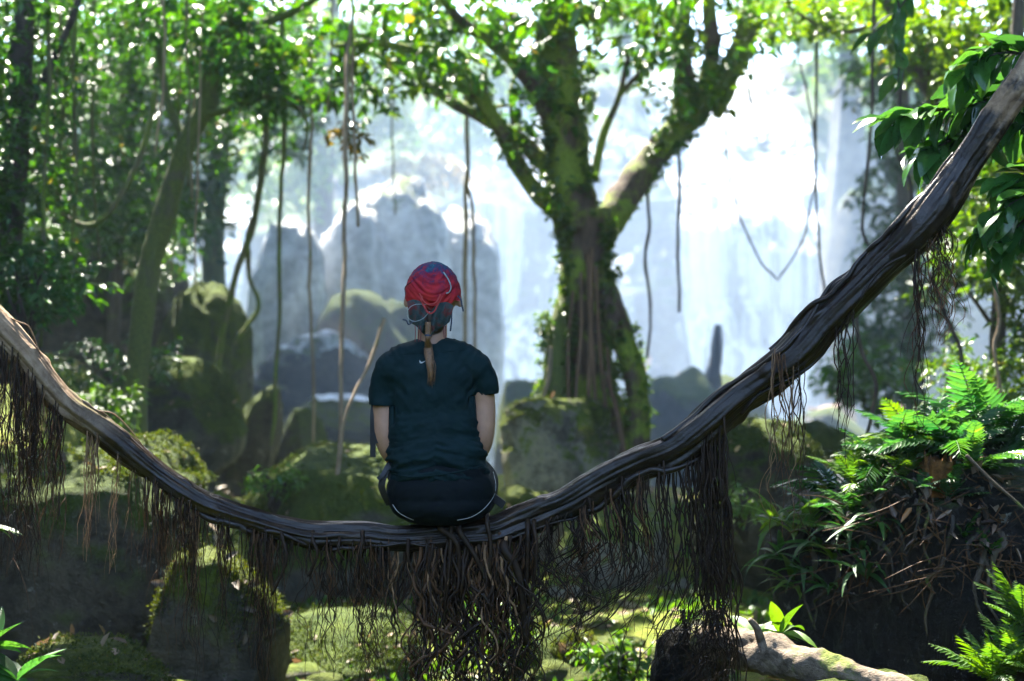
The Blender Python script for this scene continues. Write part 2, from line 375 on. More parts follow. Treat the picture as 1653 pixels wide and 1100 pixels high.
def fall(label, x0, x1, z0, z1, off=.35, mat='fall', nx_=60, nz_=90, flare=.15, fy=None):
    fy = fy or cliff_y
    u = np.linspace(0, 1, nx_); w = np.linspace(0, 1, nz_); U, Wt = np.meshgrid(u, w)
    wd = (x1-x0)*(1+flare*(1-Wt)); xm = (x0+x1)/2
    edge = .12*fbm(np.stack([Wt.ravel()*6, U.ravel()*0+x0, U.ravel()*0], -1), 3).reshape(U.shape)
    X = xm+wd*(U-.5)*(1+edge); Z = z0+(z1-z0)*Wt
    # the sheet leaps clear of the ledges: take the front-most rock around each point
    Y = np.minimum.reduce([fy(X.ravel()+dx, Z.ravel()+dz) for dx in (-.3, 0, .3) for dz in (-.2, .4, 1.0)]).reshape(U.shape)-off
    for k in range(3): Y[1:-1] = (Y[:-2]+2*Y[1:-1]+Y[2:])/4
    Y = Y-.22*np.abs(fbm(np.stack([X.ravel()*4, Z.ravel()*.35, X.ravel()*0], -1), 4).reshape(U.shape))
    i = (np.arange(nz_-1)[:, None]*nx_+np.arange(nx_-1)[None, :]).ravel()
    me = mesh_np('waterfall', np.stack([X, Y, Z], -1).reshape(-1, 3), [np.stack([i, i+1, i+1+nx_, i+nx_], -1)])
    return tag(obj('waterfall', me, M[mat]), label, kind='structure')
fall('broad white waterfall right of the central tree', 3.3, 7.4, -1.2, 9.2, flare=-.38)
fall('white waterfall column left of the central tree', -.9, .95, -1.2, 7.6, off=.5)
fall('thin veil of falling water between the tree and the broad waterfall', 1.9, 4.6, -1.0, 7.5, off=.2, mat='fall_thin')
fall('narrow pale waterfall far off at left among the trees', -6.5, -5.9, 2.0, 7.0, off=.3, mat='fall', nx_=16)

m, n, out = new_mat('water')
p = node(n, 'ShaderNodeBsdfPrincipled'); p.inputs['Base Color'].default_value = (.10, .14, .15, 1); p.inputs['Roughness'].default_value = .08
wv = noise_tex(n, 2.5, 5, .6, coords(n)); foam = ramp(n, noise_tex(n, .9, 7, .7, coords(n)).outputs['Fac'], [(.5, (.09, .13, .14)), (.62, (.62, .68, .72))])
lk(n, foam.outputs[0], p.inputs['Base Color']); lk(n, bump(n, wv.outputs['Fac'], .5, .08), p.inputs['Normal']); lk(n, p.outputs[0], out.inputs[0]); M['water'] = m
V, Q = grid_surface(np.linspace(-7.5, 9, 60), np.linspace(20, 32.6, 50), lambda x, z: z*0)
V = np.stack([V[:, 0], V[:, 2], -1.05+.05*fbm(np.stack([V[:, 0], V[:, 2], V[:, 0]*0], -1)*1.2, 3)], -1)
tag(obj('water', mesh_np('water', V, [Q]), M['water']), 'foaming plunge pool at the foot of the waterfalls', kind='structure')

M['litter'] = leaf_mat('litter', (.07, .045, .022), (.26, .18, .10), (.35, .24, .10), .6, .15, .15)
M['moss_leaf'] = leaf_mat('moss_leaf', (.018, .04, .004), (.075, .105, .009), (.12, .12, .02), .85, .3, .03)
# ------------------------------------------------------------------ boulders
def ico(sub):
    bm = bmesh.new(); bmesh.ops.create_icosphere(bm, subdivisions=sub, radius=1)
    V = np.array([v.co[:] for v in bm.verts]); T = np.array([[v.index for v in f.verts] for f in bm.faces]); bm.free(); return V, T
ICO = {k: ico(k) for k in (2, 3, 5, 6)}
def rock_geo(c, r, seed, sub=5, box=.75, amp=.22, freq=1.1, tilt=0.0, fine=.06, facets=9):
    V, T = ICO[sub]; rg = np.random.default_rng(seed)
    v = np.sign(V)*np.abs(V)**box; v = v/np.maximum(np.linalg.norm(v, axis=1, keepdims=True), .001)*(.55*np.linalg.norm(v, axis=1, keepdims=True)+.45)
    v = v/np.abs(v).max(0)
    off = rg.random(3)*90
    v = v*(1+amp*fbm(v*freq+off, 3)+fine*fbm(v*5+off, 5)-.05*np.maximum(.12-np.abs(fbm(v*1.7+off+8, 3)), 0)/.12)[:, None]
    for k in range(facets):                                # broken flat facets
        d = norm(rg.normal(size=3)*np.array([1, 1, .7])); h = .70+.26*rg.random(); s = v@d
        v = v-d[None, :]*(np.maximum(s-h, 0)*.88)[:, None]
    v = v*(1+.022*fbm(v*11+off, 4))[:, None]
    v = v*np.asarray(r)
    if tilt:
        c_, s_ = math.cos(tilt), math.sin(tilt); v = np.stack([v[:, 0]*c_-v[:, 2]*s_, v[:, 1], v[:, 0]*s_+v[:, 2]*c_], -1)
    return v, T
def boulder(label, px, py, rx, ry, D, mat, depth=.9, seed=1, name='boulder', box=.75, amp=.22, tilt=0, sub=5, group=None, sink=0.0, fine=.06, facets=9, tufts=0):
    c = P(px, py, D); k = D/FPX; r = np.array([rx*k, rx*k*depth, ry*k])
    if sink:                                               # reach down to the ground: same top, deeper body
        top = c[2]+r[2]; r[2] += sink/2; c = np.array([c[0], c[1], top-r[2]])
    g = Hs(c[0], c[1])
    if c[2]-r[2] > g-.05:                                  # never let a boulder hover over the ground
        top = c[2]+r[2]; r[2] = (top-g+.25)/2; c[2] = top-r[2]
    v, T = rock_geo(c, r, seed, sub, box, amp, tilt=tilt, fine=fine, facets=facets)
    base = np.array([c[0], c[1], c[2]-r[2]*.9])
    o = obj(name, mesh_np(name, v+c-base, [T]), M[mat], loc=base)
    if tufts:                                              # raised moss cushions and a few fallen leaves on the upper side
        N = np.zeros(len(v)*3, np.float32); o.data.vertex_normals.foreach_get('vector', N); N = N.reshape(-1, 3).astype(float); pv = v+c-base; rg = np.random.default_rng(seed)
        ok = np.where((N[:, 2] > .25) & (N[:, 1] < .6) & (fbm(pv*2.2+seed, 3) > -.2))[0]
        if len(ok):
            tufts *= 2; i = rg.choice(ok, tufts); q = np.repeat(pv[i], 5, 0)+rg.normal(size=(tufts*5, 3))*.014; nn = np.repeat(N[i], 5, 0); l = rg.uniform(.006, .02, len(q))
            V, Q = leaf_geo(q-nn*.006, nn*.8+rg.normal(size=q.shape)*.6, rnd_dirs(len(q), rg), l, l*.55); a = obj('moss', mesh_np('moss', V, [Q]), M['moss_leaf'], o); a['kind'] = 'stuff'
            i = rg.choice(ok, 40); l = rg.uniform(.03, .08, 40); V, Q = leaf_geo(pv[i]+N[i]*.006, rnd_dirs(40, rg), N[i]+rg.normal(size=(40, 3))*.25, l, l*.5); a = obj('fallen_leaves', mesh_np('fallen_leaves', V, [Q]), M['litter'], o); a['kind'] = 'stuff'
    return tag(o, label, 'boulder', group)
boulder('huge dark boulder with mossy top behind the hanging left roots', 90, 900, 265, 215, 7.6, 'rock_moss', seed=3, box=.6, amp=.2, tufts=2600)
boulder('upright grey green slab below the left half of the vine', 345, 1075, 130, 200, 6.9, 'rock_grey', seed=8, depth=.8, box=.6, tufts=900)
boulder('low grey stone in the bottom left corner', 130, 1095, 150, 55, 6.0, 'rock_grey', seed=12, tufts=700)
boulder('broad mossy boulder behind the sitting woman', 590, 860, 250, 135, 9.6, 'rock_moss_lush', seed=21, depth=.75, tufts=2600)
boulder('tall rounded mossy boulder with lit right edge', 325, 590, 82, 128, 14.2, 'rock_moss_lush', seed=5, box=.85)
boulder('rounded mossy boulder overgrown with ferns below the slanted trunk', 285, 680, 112, 98, 12.6, 'rock_moss_lush', seed=31, amp=.16, tufts=1500)
boulder('narrow mossy boulder wedged between rounder ones at left', 405, 715, 42, 85, 13.2, 'rock_moss', seed=33, tilt=-.3)
boulder('small dome shaped boulder beside the tan hanging stem', 485, 725, 48, 72, 14.8, 'rock_moss', seed=35)
boulder('wet blue grey boulder with water running over its top', 505, 640, 120, 85, 19.5, 'rock_wet', seed=41, box=.65)
boulder('lower wet boulder in the stream left of the woman', 560, 715, 125, 76, 17.2, 'rock_wet', seed=43, box=.65)
boulder('dark overhanging boulder under the left forest', 165, 475, 132, 105, 15.5, 'rock_moss', seed=51, depth=1.2)
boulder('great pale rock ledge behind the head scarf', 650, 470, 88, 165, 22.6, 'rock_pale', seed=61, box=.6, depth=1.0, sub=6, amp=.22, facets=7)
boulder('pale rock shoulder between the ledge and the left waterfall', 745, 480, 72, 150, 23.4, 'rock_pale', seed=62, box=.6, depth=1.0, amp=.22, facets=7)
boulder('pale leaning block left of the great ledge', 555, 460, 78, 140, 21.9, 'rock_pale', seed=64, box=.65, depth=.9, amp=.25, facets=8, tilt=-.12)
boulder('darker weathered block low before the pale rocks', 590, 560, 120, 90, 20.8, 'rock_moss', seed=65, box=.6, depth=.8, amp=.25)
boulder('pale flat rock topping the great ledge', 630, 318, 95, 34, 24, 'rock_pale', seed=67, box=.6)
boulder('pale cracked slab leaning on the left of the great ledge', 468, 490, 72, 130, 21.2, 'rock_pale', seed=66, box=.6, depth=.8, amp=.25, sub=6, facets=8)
boulder('pocked mossy rock at the foot of the central tree', 903, 712, 97, 86, 11.4, 'rock_pocked', seed=71, depth=1.0, box=.6, amp=.35, sub=6, fine=.22, tufts=1400)
boulder('grey green boulder behind the right hand root curtain', 1235, 820, 118, 135, 9.2, 'rock_moss', seed=81, box=.65, tufts=1200)
boulder('dim rounded boulder beyond the right side of the vine', 1300, 735, 95, 60, 11.5, 'rock_moss', seed=83)
boulder('mossy sloping rock behind the tree foot', 850, 670, 62, 70, 20, 'rock_moss_lush', seed=85)
boulder('misty rock at the waterfall foot right of the tree', 1095, 665, 70, 66, 21, 'rock_dark', seed=87)
boulder('misty rock beneath the pointed dead stump', 1170, 665, 75, 50, 22.5, 'rock_dark', seed=89)
boulder('hazy low rock behind the fern mound', 1340, 690, 80, 40, 24, 'rock_dark', seed=91)
boulder('flat sunlit stone behind the vine right of the woman', 850, 812, 62, 26, 10, 'rock_grey', seed=93)
boulder('pale flat rock seen through the right root curtain', 990, 860, 90, 45, 9.5, 'rock_pocked', seed=95)
boulder('low yellow green mossy stone under the vine', 560, 1055, 130, 62, 7.8, 'rock_moss_lush', seed=97, depth=1.3, tufts=1200)
boulder('small mossy stone under the vine right of the root mass', 890, 1060, 80, 45, 7.6, 'rock_moss_lush', seed=99, tufts=700)
boulder('tan cliff pillar at the right edge of the waterfall', 1365, 330, 42, 190, 30, 'cliff', seed=101, box=.6)
boulder('sunlit ledge rock right of the waterfall', 1390, 420, 55, 120, 28.5, 'cliff', seed=103, box=.6)
rg = np.random.default_rng(5)
k = 0
while k < 42:                                             # small stones on the stream bank under the vine
    x = rg.uniform(-1.1, 1.2); y = rg.uniform(6.6, 9.4); s = rg.uniform(.035, .15)
    v, T = rock_geo(None, np.array([s*rg.uniform(1, 1.6), s, s*rg.uniform(.45, .8)]), 200+k, 3, .75, .25)
    o = obj('stone', mesh_np('stone', v, [T]), M['rock_grey' if k % 3 else 'rock_pocked'], loc=(x, y, Hs(x, y)+s*.2))
    tag(o, 'small loose stone on the mossy bank under the vine', 'stone', 'small stones under the vine'); k += 1

rg = np.random.default_rng(6)
def scatter(nn, x0, x1, y0, y1, L, mat, name, label, per=1, up=.4):
    x = rg.uniform(x0, x1, nn); y = rg.uniform(y0, y1, nn); c = np.stack([x, y, H(x, y)+.006], -1); c = c[fbm(c*1.6+nn, 2) > -.15]; nn = len(c)
    c = np.repeat(c, per, 0)+rg.normal(size=(nn*per, 3))*np.array([.03, .03, 0]); nn = len(c); d = rg.normal(size=(nn, 3)); d[:, 2] = np.abs(d[:, 2])*up
    u = rg.normal(size=(nn, 3))*.35; u[:, 2] += 1; l = L*rg.uniform(.5, 1.5, nn); V, Q = leaf_geo(c, d, u, l, l*.5, .2, .3)
    tag(obj(name, mesh_np(name, V, [Q]), M[mat]), label, kind='stuff')
scatter(4600, -4, 4, 6.6, 13, .06, 'litter', 'leaf_litter', 'dry fallen leaves strewn over the mossy ground')
scatter(2300, -3.5, 3.5, 6.6, 11, .055, 'leaf_fresh', 'ground_cover', 'small green herbs growing over the mossy ground', 6, 1.2)
# water spilling over the wet boulders (thin sheets that hug their tops)
def spill(label, px, py, rx, ry, D, seed, box, lo=.15):
    c = P(px, py, D); kk = D/FPX; r = np.array([rx*kk, rx*kk*.9, ry*kk]); g = Hs(c[0], c[1])
    if c[2]-r[2] > g-.05:
        top = c[2]+r[2]; r[2] = (top-g+.25)/2; c[2] = top-r[2]
    v, T = rock_geo(c, r, seed, 5, box, .22); v = v*1.012+np.array([0, -.01, .015])+c
    nz = fbm(v*np.array([1.5, 1.5, 1.5])+seed, 3); hgt = (v[:, 2]-c[2])/r[2]
    keep = (hgt > lo+.3*nz)
    T = T[keep[T].all(1)]
    tag(obj('stream_water', mesh_np('stream_water', v, [T]), M['fall']), label, kind='structure')
spill('white water sliding over the wet boulder', 505, 640, 120, 85, 19.5, 41, .65, .86)
spill('white water sliding over the lower wet boulder', 560, 715, 125, 76, 17.2, 43, .65, .88)

# ------------------------------------------------------------------ air: even haze, and spray thrown up by the falls
def vol_mat(name, col, dens, aniso=.2):
    m, n, out = new_mat(name); pv = node(n, 'ShaderNodeVolumePrincipled')
    pv.inputs['Color'].default_value = rgba(col); pv.inputs['Density'].default_value = dens; pv.inputs['Anisotropy'].default_value = aniso
    lk(n, pv.outputs[0], out.inputs['Volume']); return m
bx = np.array([[x, y, z] for z in (-3.2, 17.5) for y in (-19, 81) for x in (-61, 61)], float)
tag(obj('haze', mesh_np('haze', bx, [np.array([[0, 2, 3, 1], [4, 5, 7, 6], [0, 1, 5, 4], [2, 6, 7, 3], [0, 4, 6, 2], [1, 3, 7, 5]])], False), vol_mat('haze', (.66, .82, 1.0), .0013)), 'thin bluish forest haze', kind='stuff')
V, T = ICO[5]; v = V*np.array([9.8, 8.6, 6.2])*(1+.16*fbm(V*1.6+3, 3))[:, None]+np.array([.6, 24.0, 1.7])
tag(obj('mist', mesh_np('mist', v, [T]), vol_mat('mist', (.62, .77, 1.0), .026, .1)), 'drifting spray in front of the waterfall', kind='stuff')

# ------------------------------------------------------------------ unseen canopy added above the frame to block sun, gaps cut for sunlit spots
GAPS = [(P(-20, 510, 4.7), .45), (P(30, 560, 4.7), .45), (P(75, 610, 4.72), .4), (P(120, 655, 4.75), .35), (P(165, 695, 4.75), .12), (P(150, 800, 4.75), .08), (P(60, 780, 6.6), .10), (P(95, 850, 6.6), .09), (P(60, 900, 6.5), .1), (P(870, 650, 11.0), 1.1), (P(930, 520, 11.6), .5), (P(900, 640, 11.4), .3), (P(1020, 640, 11.7), .3), (P(900, 560, 11.6), .22), (P(960, 700, 11.2), .2), (P(1015, 600, 11.8), .22), (P(553, 450, 9.8), .25), (P(549, 600, 9.5), .3), (P(545, 740, 9.2), .25), (P(560, 1040, 7.6), .8), (P(460, 990, 7.8), .5), (P(640, 1060, 7.5), .5), (P(700, 960, 8.5), .7), (P(1040, 980, 8.5), .6),
        (P(900, 1000, 7.8), .8), (P(840, 1050, 7.4), .3), (P(1210, 1025, 4.95), .16), (P(1290, 1050, 4.85), .22), (P(1380, 1075, 4.75), .18), (P(1440, 880, 5.1), .1), (P(1540, 290, 4.6), .1), (P(1500, 350, 4.6), .08), (P(1480, 180, 5.3), .2), (P(1570, 120, 5.2), .3), (P(1600, 380, 5.1), .25), (P(1540, 230, 5.2), .2), (P(1400, 700, 5.5), .2), (P(1340, 780, 5.4), .14), (P(1500, 670, 5.5), .16), (P(1300, 880, 5.2), .16), (P(1360, 930, 5.2), .08), (P(1600, 680, 5.6), .16), (P(1240, 1010, 5.2), .15), (P(980, 850, 9.5), .4), (P(1620, 1020, 4.8), .3),
        (P(1560, 520, 9), .8), (P(1610, 450, 9), .7), (P(1600, 600, 8.6), .6), (P(620, 100, 12), 1.2), (P(900, 100, 12), 1.2), (P(300, 120, 13), 1.3), (P(1550, 100, 10), 1.2), (P(450, 100, 16), 1.2), (P(850, 800, 10), .3), (P(1000, 60, 12), 1.0), (P(1270, 760, 9), .4)]
GAPS += [(P(500, 345, 21.5), .6), (P(560, 320, 22), .5), (P(690, 320, 22.5), .8), (P(640, 300, 24), .6), (P(330, 475, 14), .5), (P(380, 560, 14), .3), (P(290, 590, 12.4), .55), (P(410, 640, 13), .3), (P(190, 690, 7.6), .5), (P(300, 710, 7.6), .35), (P(180, 390, 15.5), .5), (P(330, 890, 6.9), .2), (P(840, 660, 11.2), .5), (P(600, 740, 9.6), .4)]
NEAR = list(GAPS)
_g = np.random.default_rng(33)
for _ in range(46): GAPS.append((P(_g.uniform(0, 540), _g.uniform(-40, 330), _g.uniform(9, 18)), _g.uniform(.2, .5)))
for _ in range(26): GAPS.append((P(_g.uniform(1400, 1653), _g.uniform(-40, 620), _g.uniform(8.5, 14)), _g.uniform(.25, .55)))
for _ in range(24): GAPS.append((P(_g.uniform(540, 1240), _g.uniform(-60, 230), _g.uniform(11, 12.6)), _g.uniform(.25, .6)))
for _ in range(16): GAPS.append((P(_g.uniform(150, 700), _g.uniform(540, 900), _g.uniform(9, 15)), _g.uniform(.08, .2)))
def sun_clear(pts, gaps, scale=1.0, add=0.0):
    keep = np.ones(len(pts), bool)
    for t, r in gaps:
        d = pts-np.asarray(t); s = d@SUN_V; q = d-s[:, None]*SUN_V[None, :]
        keep &= ~((np.linalg.norm(q, axis=1) < r*scale+add) & (s > 1.0))
    return keep
rg = np.random.default_rng(11)
c = np.stack([rg.uniform(-14, 14, 15000), rg.uniform(1.5, 28.5, 15000), rg.uniform(11, 15.5, 15000)], -1)
c = c[fbm(c*np.array([.35, .35, .2])+5, 3) > -.3]; c = c[:10400]; c = c[~((c[:, 0] < -6) & (c[:, 1] > 6) & (rg.random(len(c)) < .6))]
c = c[sun_clear(c, GAPS, 1.15)]
V, Q = twig_leaves(c, rg, per=11, spread=.9, L=.56, ratio=.5)
cc = V.reshape(-1, 6, 3).mean(1); kp = sun_clear(cc, GAPS) & sun_clear(cc, NEAR, 1.0, .2); V = V.reshape(-1, 6, 3)[kp].reshape(-1, 3); nl = kp.sum()
i = np.arange(nl)[:, None]*6; Q = np.concatenate([i+np.array([[0, 1, 2, 3]]), i+np.array([[0, 3, 4, 5]])])
tag(obj('shade_canopy', mesh_np('shade_canopy', V, [Q]), M['leaf_mid']), 'unseen leafy canopy added overhead to shade the stream', kind='stuff')
# unseen forest behind the camera, added to block sky light, and along both banks
nth = 9000; a = rg.uniform(math.radians(148), math.radians(392), nth); rr = 1+rg.random(nth)*.35
c = np.stack([np.cos(a)*rr*11, 6+np.sin(a)*rr*15, rg.uniform(0, 1, nth)**.8*np.where(np.sin(a) < -.2, 3.8, 11)], -1); c = c[(c[:, 1] > -16) & ((c[:, 1] < 4) | (np.abs(c[:, 0]) > 4.5+.42*c[:, 1]))]
c[:, 2] += H(c[:, 0], c[:, 1]); c = c[c[:, 2] < 16.5]; c = c[sun_clear(c, GAPS, 1.15)]
V, Q = twig_leaves(c, rg, per=10, spread=.8, L=.36, ratio=.5)
nb_ = 7000; y_ = rg.uniform(3, 36, nb_); x_ = np.where(rg.random(nb_) < .5, -1, 1)*(.43*y_+1.6+rg.random(nb_)**1.3*9); c = np.stack([x_, y_, H(x_, y_)+.1+rg.random(nb_)*3.2], -1); c = c[(fbm(c*.5, 3) > -.12) & sun_clear(c, GAPS, 1.1)]
V2, Q2 = twig_leaves(c, rg, per=9, spread=.6, L=.22, ratio=.5); Q = np.concatenate([Q, Q2+len(V)]); V = np.concatenate([V, V2])
tag(obj('unseen_thicket', mesh_np('unseen_thicket', V, [Q]), M['leaf_dark']), 'unseen dense forest that fills both banks and blocks sky light from behind', kind='stuff')

# ------------------------------------------------------------------ trees
def leaves_obj(parent, blobs, mat, seed, name='crown', px=True):
    """blobs: (px,py,rx,ry,D,depth_m,n_twigs,leaf_len)"""
    rg = np.random.default_rng(seed); mb = MB()
    for (bx_, by_, rx, ry, D, dep, nt_, L) in blobs:
        c = P(bx_, by_, D); k = D/FPX
        ce = blob_pts(nt_, c, (rx*k, dep, ry*k), rg)
        ce = ce[(fbm(ce*1.3+seed, 2) > -.25) & sun_clear(ce, NEAR, .45)]
        if not len(ce): continue
        V, Q = twig_leaves(ce, rg, per=10, spread=L*2.6, L=L)
        mb.add(V, Q)
    return mb.build(name, M[mat], parent)
def limb(parent, pts, w0, w1, name, mat, sides=14, rough=.12, seed=0, n=None, freq=5):
    """pts: (px,py,D); widths in photo pixels"""
    pts = np.asarray(pts, float); C = PP(pts); k = pts[:, 2].mean()/FPX/2
    V, Q, T = tube(C, np.array(w0)*k if np.ndim(w0) else (w0*k, w1*k), sides, n or max(14, 9*len(pts)), rough, seed, freq)
    mb = MB(); mb.add(V, Q, T); return mb.build(name, M[mat], parent)
def base_of(pts):
    b = P(*pts[0]); return b

# the forked tree in the centre
tp = [(962, 775, 12), (955, 690, 12), (948, 600, 12), (944, 520, 12), (942, 450, 12), (942, 400, 12), (940, 340, 12)]
t = thing('forked_tree', 'thick forked tree with mossy trunk standing in front of the waterfall', 'tree', P(962, 775, 12))
limb(t, tp, [150, 118, 96, 82, 80, 84, 92], None, 'trunk', 'bark_tree', 40, .16, 1, 70, 4)
limb(t, [(930, 375, 12), (918, 270, 12), (906, 170, 11.9), (898, 60, 11.8), (905, -60, 11.7), (915, -220, 11.6)], 74, 48, 'limb', 'bark_tree', 26, .2, 2, 60)
limb(t, [(962, 390, 12), (985, 350, 12.1), (1030, 285, 12.3), (1080, 225, 12.5), (1135, 165, 12.6), (1190, 95, 12.7), (1215, 0, 12.8), (1235, -120, 12.9)], 52, 32, 'limb', 'bark_tree', 22, .2, 3, 60)
limb(t, [(905, 345, 12), (865, 310, 11.9), (835, 265, 11.8), (805, 205, 11.6), (760, 140, 11.5), (700, 95, 11.3), (610, 70, 11.1), (540, 75, 11)], 34, 8, 'limb', 'bark_tree', 14, .12, 4, 50)
limb(t, [(905, 300, 12), (870, 255, 12.1), (830, 220, 12.2), (780, 190, 12.3), (730, 165, 12.4), (660, 120, 12.6), (560, 60, 12.8)], 30, 8, 'limb', 'bark_tree', 12, .12, 5, 44)
limb(t, [(910, 250, 12), (880, 180, 11.8), (845, 120, 11.7), (800, 75, 11.6), (740, 30, 11.4), (690, -40, 11.2)], 30, 12, 'limb', 'bark_tree', 12, .12, 6, 44)
limb(t, [(1085, 235, 12.5), (1105, 150, 12.5), (1100, 60, 12.5), (1105, -60, 12.4)], 36, 26, 'limb', 'bark_tree', 14, .12, 7, 34)
limb(t, [(1130, 175, 12.6), (1150, 90, 12.7), (1145, 0, 12.7), (1150, -90, 12.7)], 30, 20, 'limb', 'bark_tree', 12, .12, 8, 34)
limb(t, [(1175, 115, 12.7), (1172, 145, 12.65), (1163, 172, 12.6), (1157, 190, 12.6)], [26, 30, 24, 16], None, 'broken_stub', 'bark_tree', 12, .2, 9, 18)
limb(t, [(958, 290, 12), (975, 215, 12), (998, 160, 12), (1015, 90, 12)], 16, 8, 'limb', 'bark_tree', 10, .12, 10, 26)
limb(t, [(968, 420, 12), (985, 490, 11.85), (1010, 560, 11.8), (1028, 620, 11.8), (1030, 700, 11.8), (1025, 790, 11.8)], [30, 40, 40, 36, 40, 44], None, 'buttress_root', 'bark_tree', 16, .14, 11, 44)
limb(t, [(920, 470, 11.9), (905, 530, 11.8), (900, 600, 11.75), (905, 680, 11.7), (890, 770, 11.7)], [26, 40, 46, 44, 40], None, 'buttress_root', 'bark_moss', 16, .14, 12, 44)
for k, (x0, x1, y0, y1, w) in enumerate([(948, 950, 410, 640, 7), (962, 985, 430, 720, 6), (938, 930, 440, 630, 6), (955, 962, 400, 660, 7), (975, 1006, 600, 715, 7), (925, 918, 470, 640, 6), (888, 876, 560, 650, 8), (980, 1000, 560, 690, 5)]):
    xm = (x0+x1)/2+(-1)**k*4; d = 11.62
    limb(t, [(x0, y0, d+.06), (xm, (y0+y1)/2, d-.02), (x1, y1, d-.1), (x1+2, y1+40, d-.1)], w, w*.9, 'aerial_root', 'buttress' if k != 6 else 'liana_pale', 8, .12, 20+k, 24)
CB = [(900, 0, 240, 55, 11.6, 1.2, 120, .11), (700, 20, 170, 60, 11.3, 1.2, 120, .11), (1090, 0, 130, 70, 12.4, 1.0, 90, .11), (620, 120, 110, 50, 11.2, .8, 50, .10),
      (770, 100, 90, 50, 11.5, .9, 42, .10), (915, 110, 70, 90, 11.7, .6, 36, .10), (1100, 110, 55, 90, 12.4, .6, 40, .10), (820, 215, 50, 60, 11.7, .4, 16, .09), (1190, 50, 50, 70, 12.6, .5, 26, .10),
      (900, 320, 40, 50, 11.7, .3, 6, .07), (1040, 70, 60, 40, 12.2, .5, 14, .10), (560, 60, 80, 80, 11, .8, 60, .11), (470, 90, 70, 50, 11.3, .6, 28, .10)]
leaves_obj(t, [b[:6]+(int(b[6]*.58)+2, b[7]) for b in CB], 'leaf_mid', 301); leaves_obj(t, [b[:6]+(int(b[6]*.34)+2, b[7]*.9) for b in CB], 'leaf_lime', 311)
rg = np.random.default_rng(78)
for k, (x0, y0, d0) in enumerate([(880, 180, 11.8), (905, 120, 11.8), (920, 60, 11.8), (790, 180, 11.6), (740, 125, 11.4), (660, 85, 11.2), (830, 220, 12.2), (760, 180, 12.3), (1110, 195, 12.6), (1160, 130, 12.7), (1095, 110, 12.5), (1000, 155, 12), (1150, 60, 12.7), (850, 125, 11.7), (620, 72, 11.1), (930, 160, 11.8), (1050, 260, 12.4)]):
    a = rg.uniform(-2.6, -.5); L_ = rg.uniform(60, 150); pts = [(x0, y0, d0)]
    for j in range(3): a += rg.normal()*.35; pts.append((pts[-1][0]+math.cos(a)*L_/3, pts[-1][1]+math.sin(a)*L_/3, d0+rg.normal()*.1*j))
    limb(t, pts, rg.uniform(6, 11), 2.5, 'twig', 'bark_tree', 7, .1, 40+k, 18)
rg = np.random.default_rng(77); mb = MB()           # tufts of moss and small epiphytes that fringe the trunk
for (x0, y0, x1, y1, hw, nn, d) in [(945, 350, 950, 640, 46, 420, 11.72), (900, 500, 895, 690, 26, 260, 11.6), (1010, 520, 1030, 690, 20, 120, 11.68), (985, 350, 1190, 100, 22, 330, 12.25), (925, 360, 905, 100, 40, 200, 11.75), (905, 345, 760, 140, 14, 160, 11.55)]:
    tt = rg.random(nn); sd = np.where(rg.random(nn) < .5, -1, 1)*(.55+.5*rg.random(nn)); c_ = PP([(x0+(x1-x0)*a+s*hw, y0+(y1-y0)*a, d+.12*rg.random()) for a, s in zip(tt, sd)])
    V, Q = twig_leaves(c_, rg, per=7, spread=.05, L=.034, ratio=.6, droop=.5); mb.add(V, Q)
mb.build('epiphyte_tuft', M['leaf_lime'], t)
c_ = thing('hanging_leaf_strand', 'hanging strand of rusty yellow leaves below the tree branches', 'plant', P(558, 60, 10.8))
limb(c_, [(558, 60, 10.8), (556, 130, 10.8), (560, 200, 10.8), (556, 275, 10.8)], 5, 3, 'stem', 'bark_dark', 6, .1, 30)
leaves_obj(c_, [(557, 130, 9, 40, 10.8, .06, 12, .07), (558, 200, 9, 45, 10.8, .06, 14, .07), (553, 255, 7, 25, 10.8, .06, 6, .06)], 'leaf_rust', 302, 'foliage')

def simple_tree(name, label, trunk, w, branches, blobs, mat, bark, seed, group=None):
    t = thing(name, label, 'tree', P(*trunk[0]), group)
    limb(t, trunk, w, None, 'trunk', bark, 18, .13, seed)
    for k, (pts, a, b) in enumerate(branches): limb(t, pts, a, b, 'branch', bark, 10, .12, seed+k+1)
    if blobs: leaves_obj(t, blobs, mat, seed)
    return t
G = 'forest trees around the falls'
simple_tree('slanted_tree', 'slender mossy slanted trunk rising from the left boulders', [(212, 700, 11), (224, 570, 11), (240, 440, 11), (270, 330, 11), (300, 230, 11), (335, 165, 11), (350, 80, 11), (385, 10, 11), (400, -90, 11)], [46, 42, 36, 34, 32, 32, 32, 30, 30],
            [([(322, 185, 11), (360, 180, 10.9), (420, 158, 10.8), (470, 165, 10.7), (496, 200, 10.7), (490, 245, 10.7)], 12, 4), ([(352, 90, 11), (400, 50, 10.9), (470, 20, 10.8), (540, -20, 10.7)], 20, 10), ([(300, 230, 11), (270, 160, 11.2), (255, 60, 11.4), (262, -40, 11.5)], 14, 8)],
            [(420, 60, 120, 90, 10.8, .9, 240, .075), (300, 20, 140, 70, 11.4, .9, 240, .075), (440, 150, 80, 40, 10.8, .5, 70, .07)], 'leaf_mid', 'bark_moss', 401, G)
simple_tree('dark_tree', 'dark vine covered trunk at the far left edge', [(22, 620, 9.4), (15, 420, 9.4), (28, 200, 9.4), (40, 0, 9.4), (45, -200, 9.4)], [48, 42, 38, 36, 34],
            [([(28, 210, 9.4), (70, 130, 9.3), (120, 20, 9.2), (140, -60, 9.2)], 16, 8)],
            [(40, 60, 120, 110, 9.3, .8, 200, .06), (30, 260, 90, 130, 9.2, .6, 170, .06), (60, 440, 90, 60, 9, .5, 110, .06)], 'leaf_mid', 'bark_dark', 402, G)
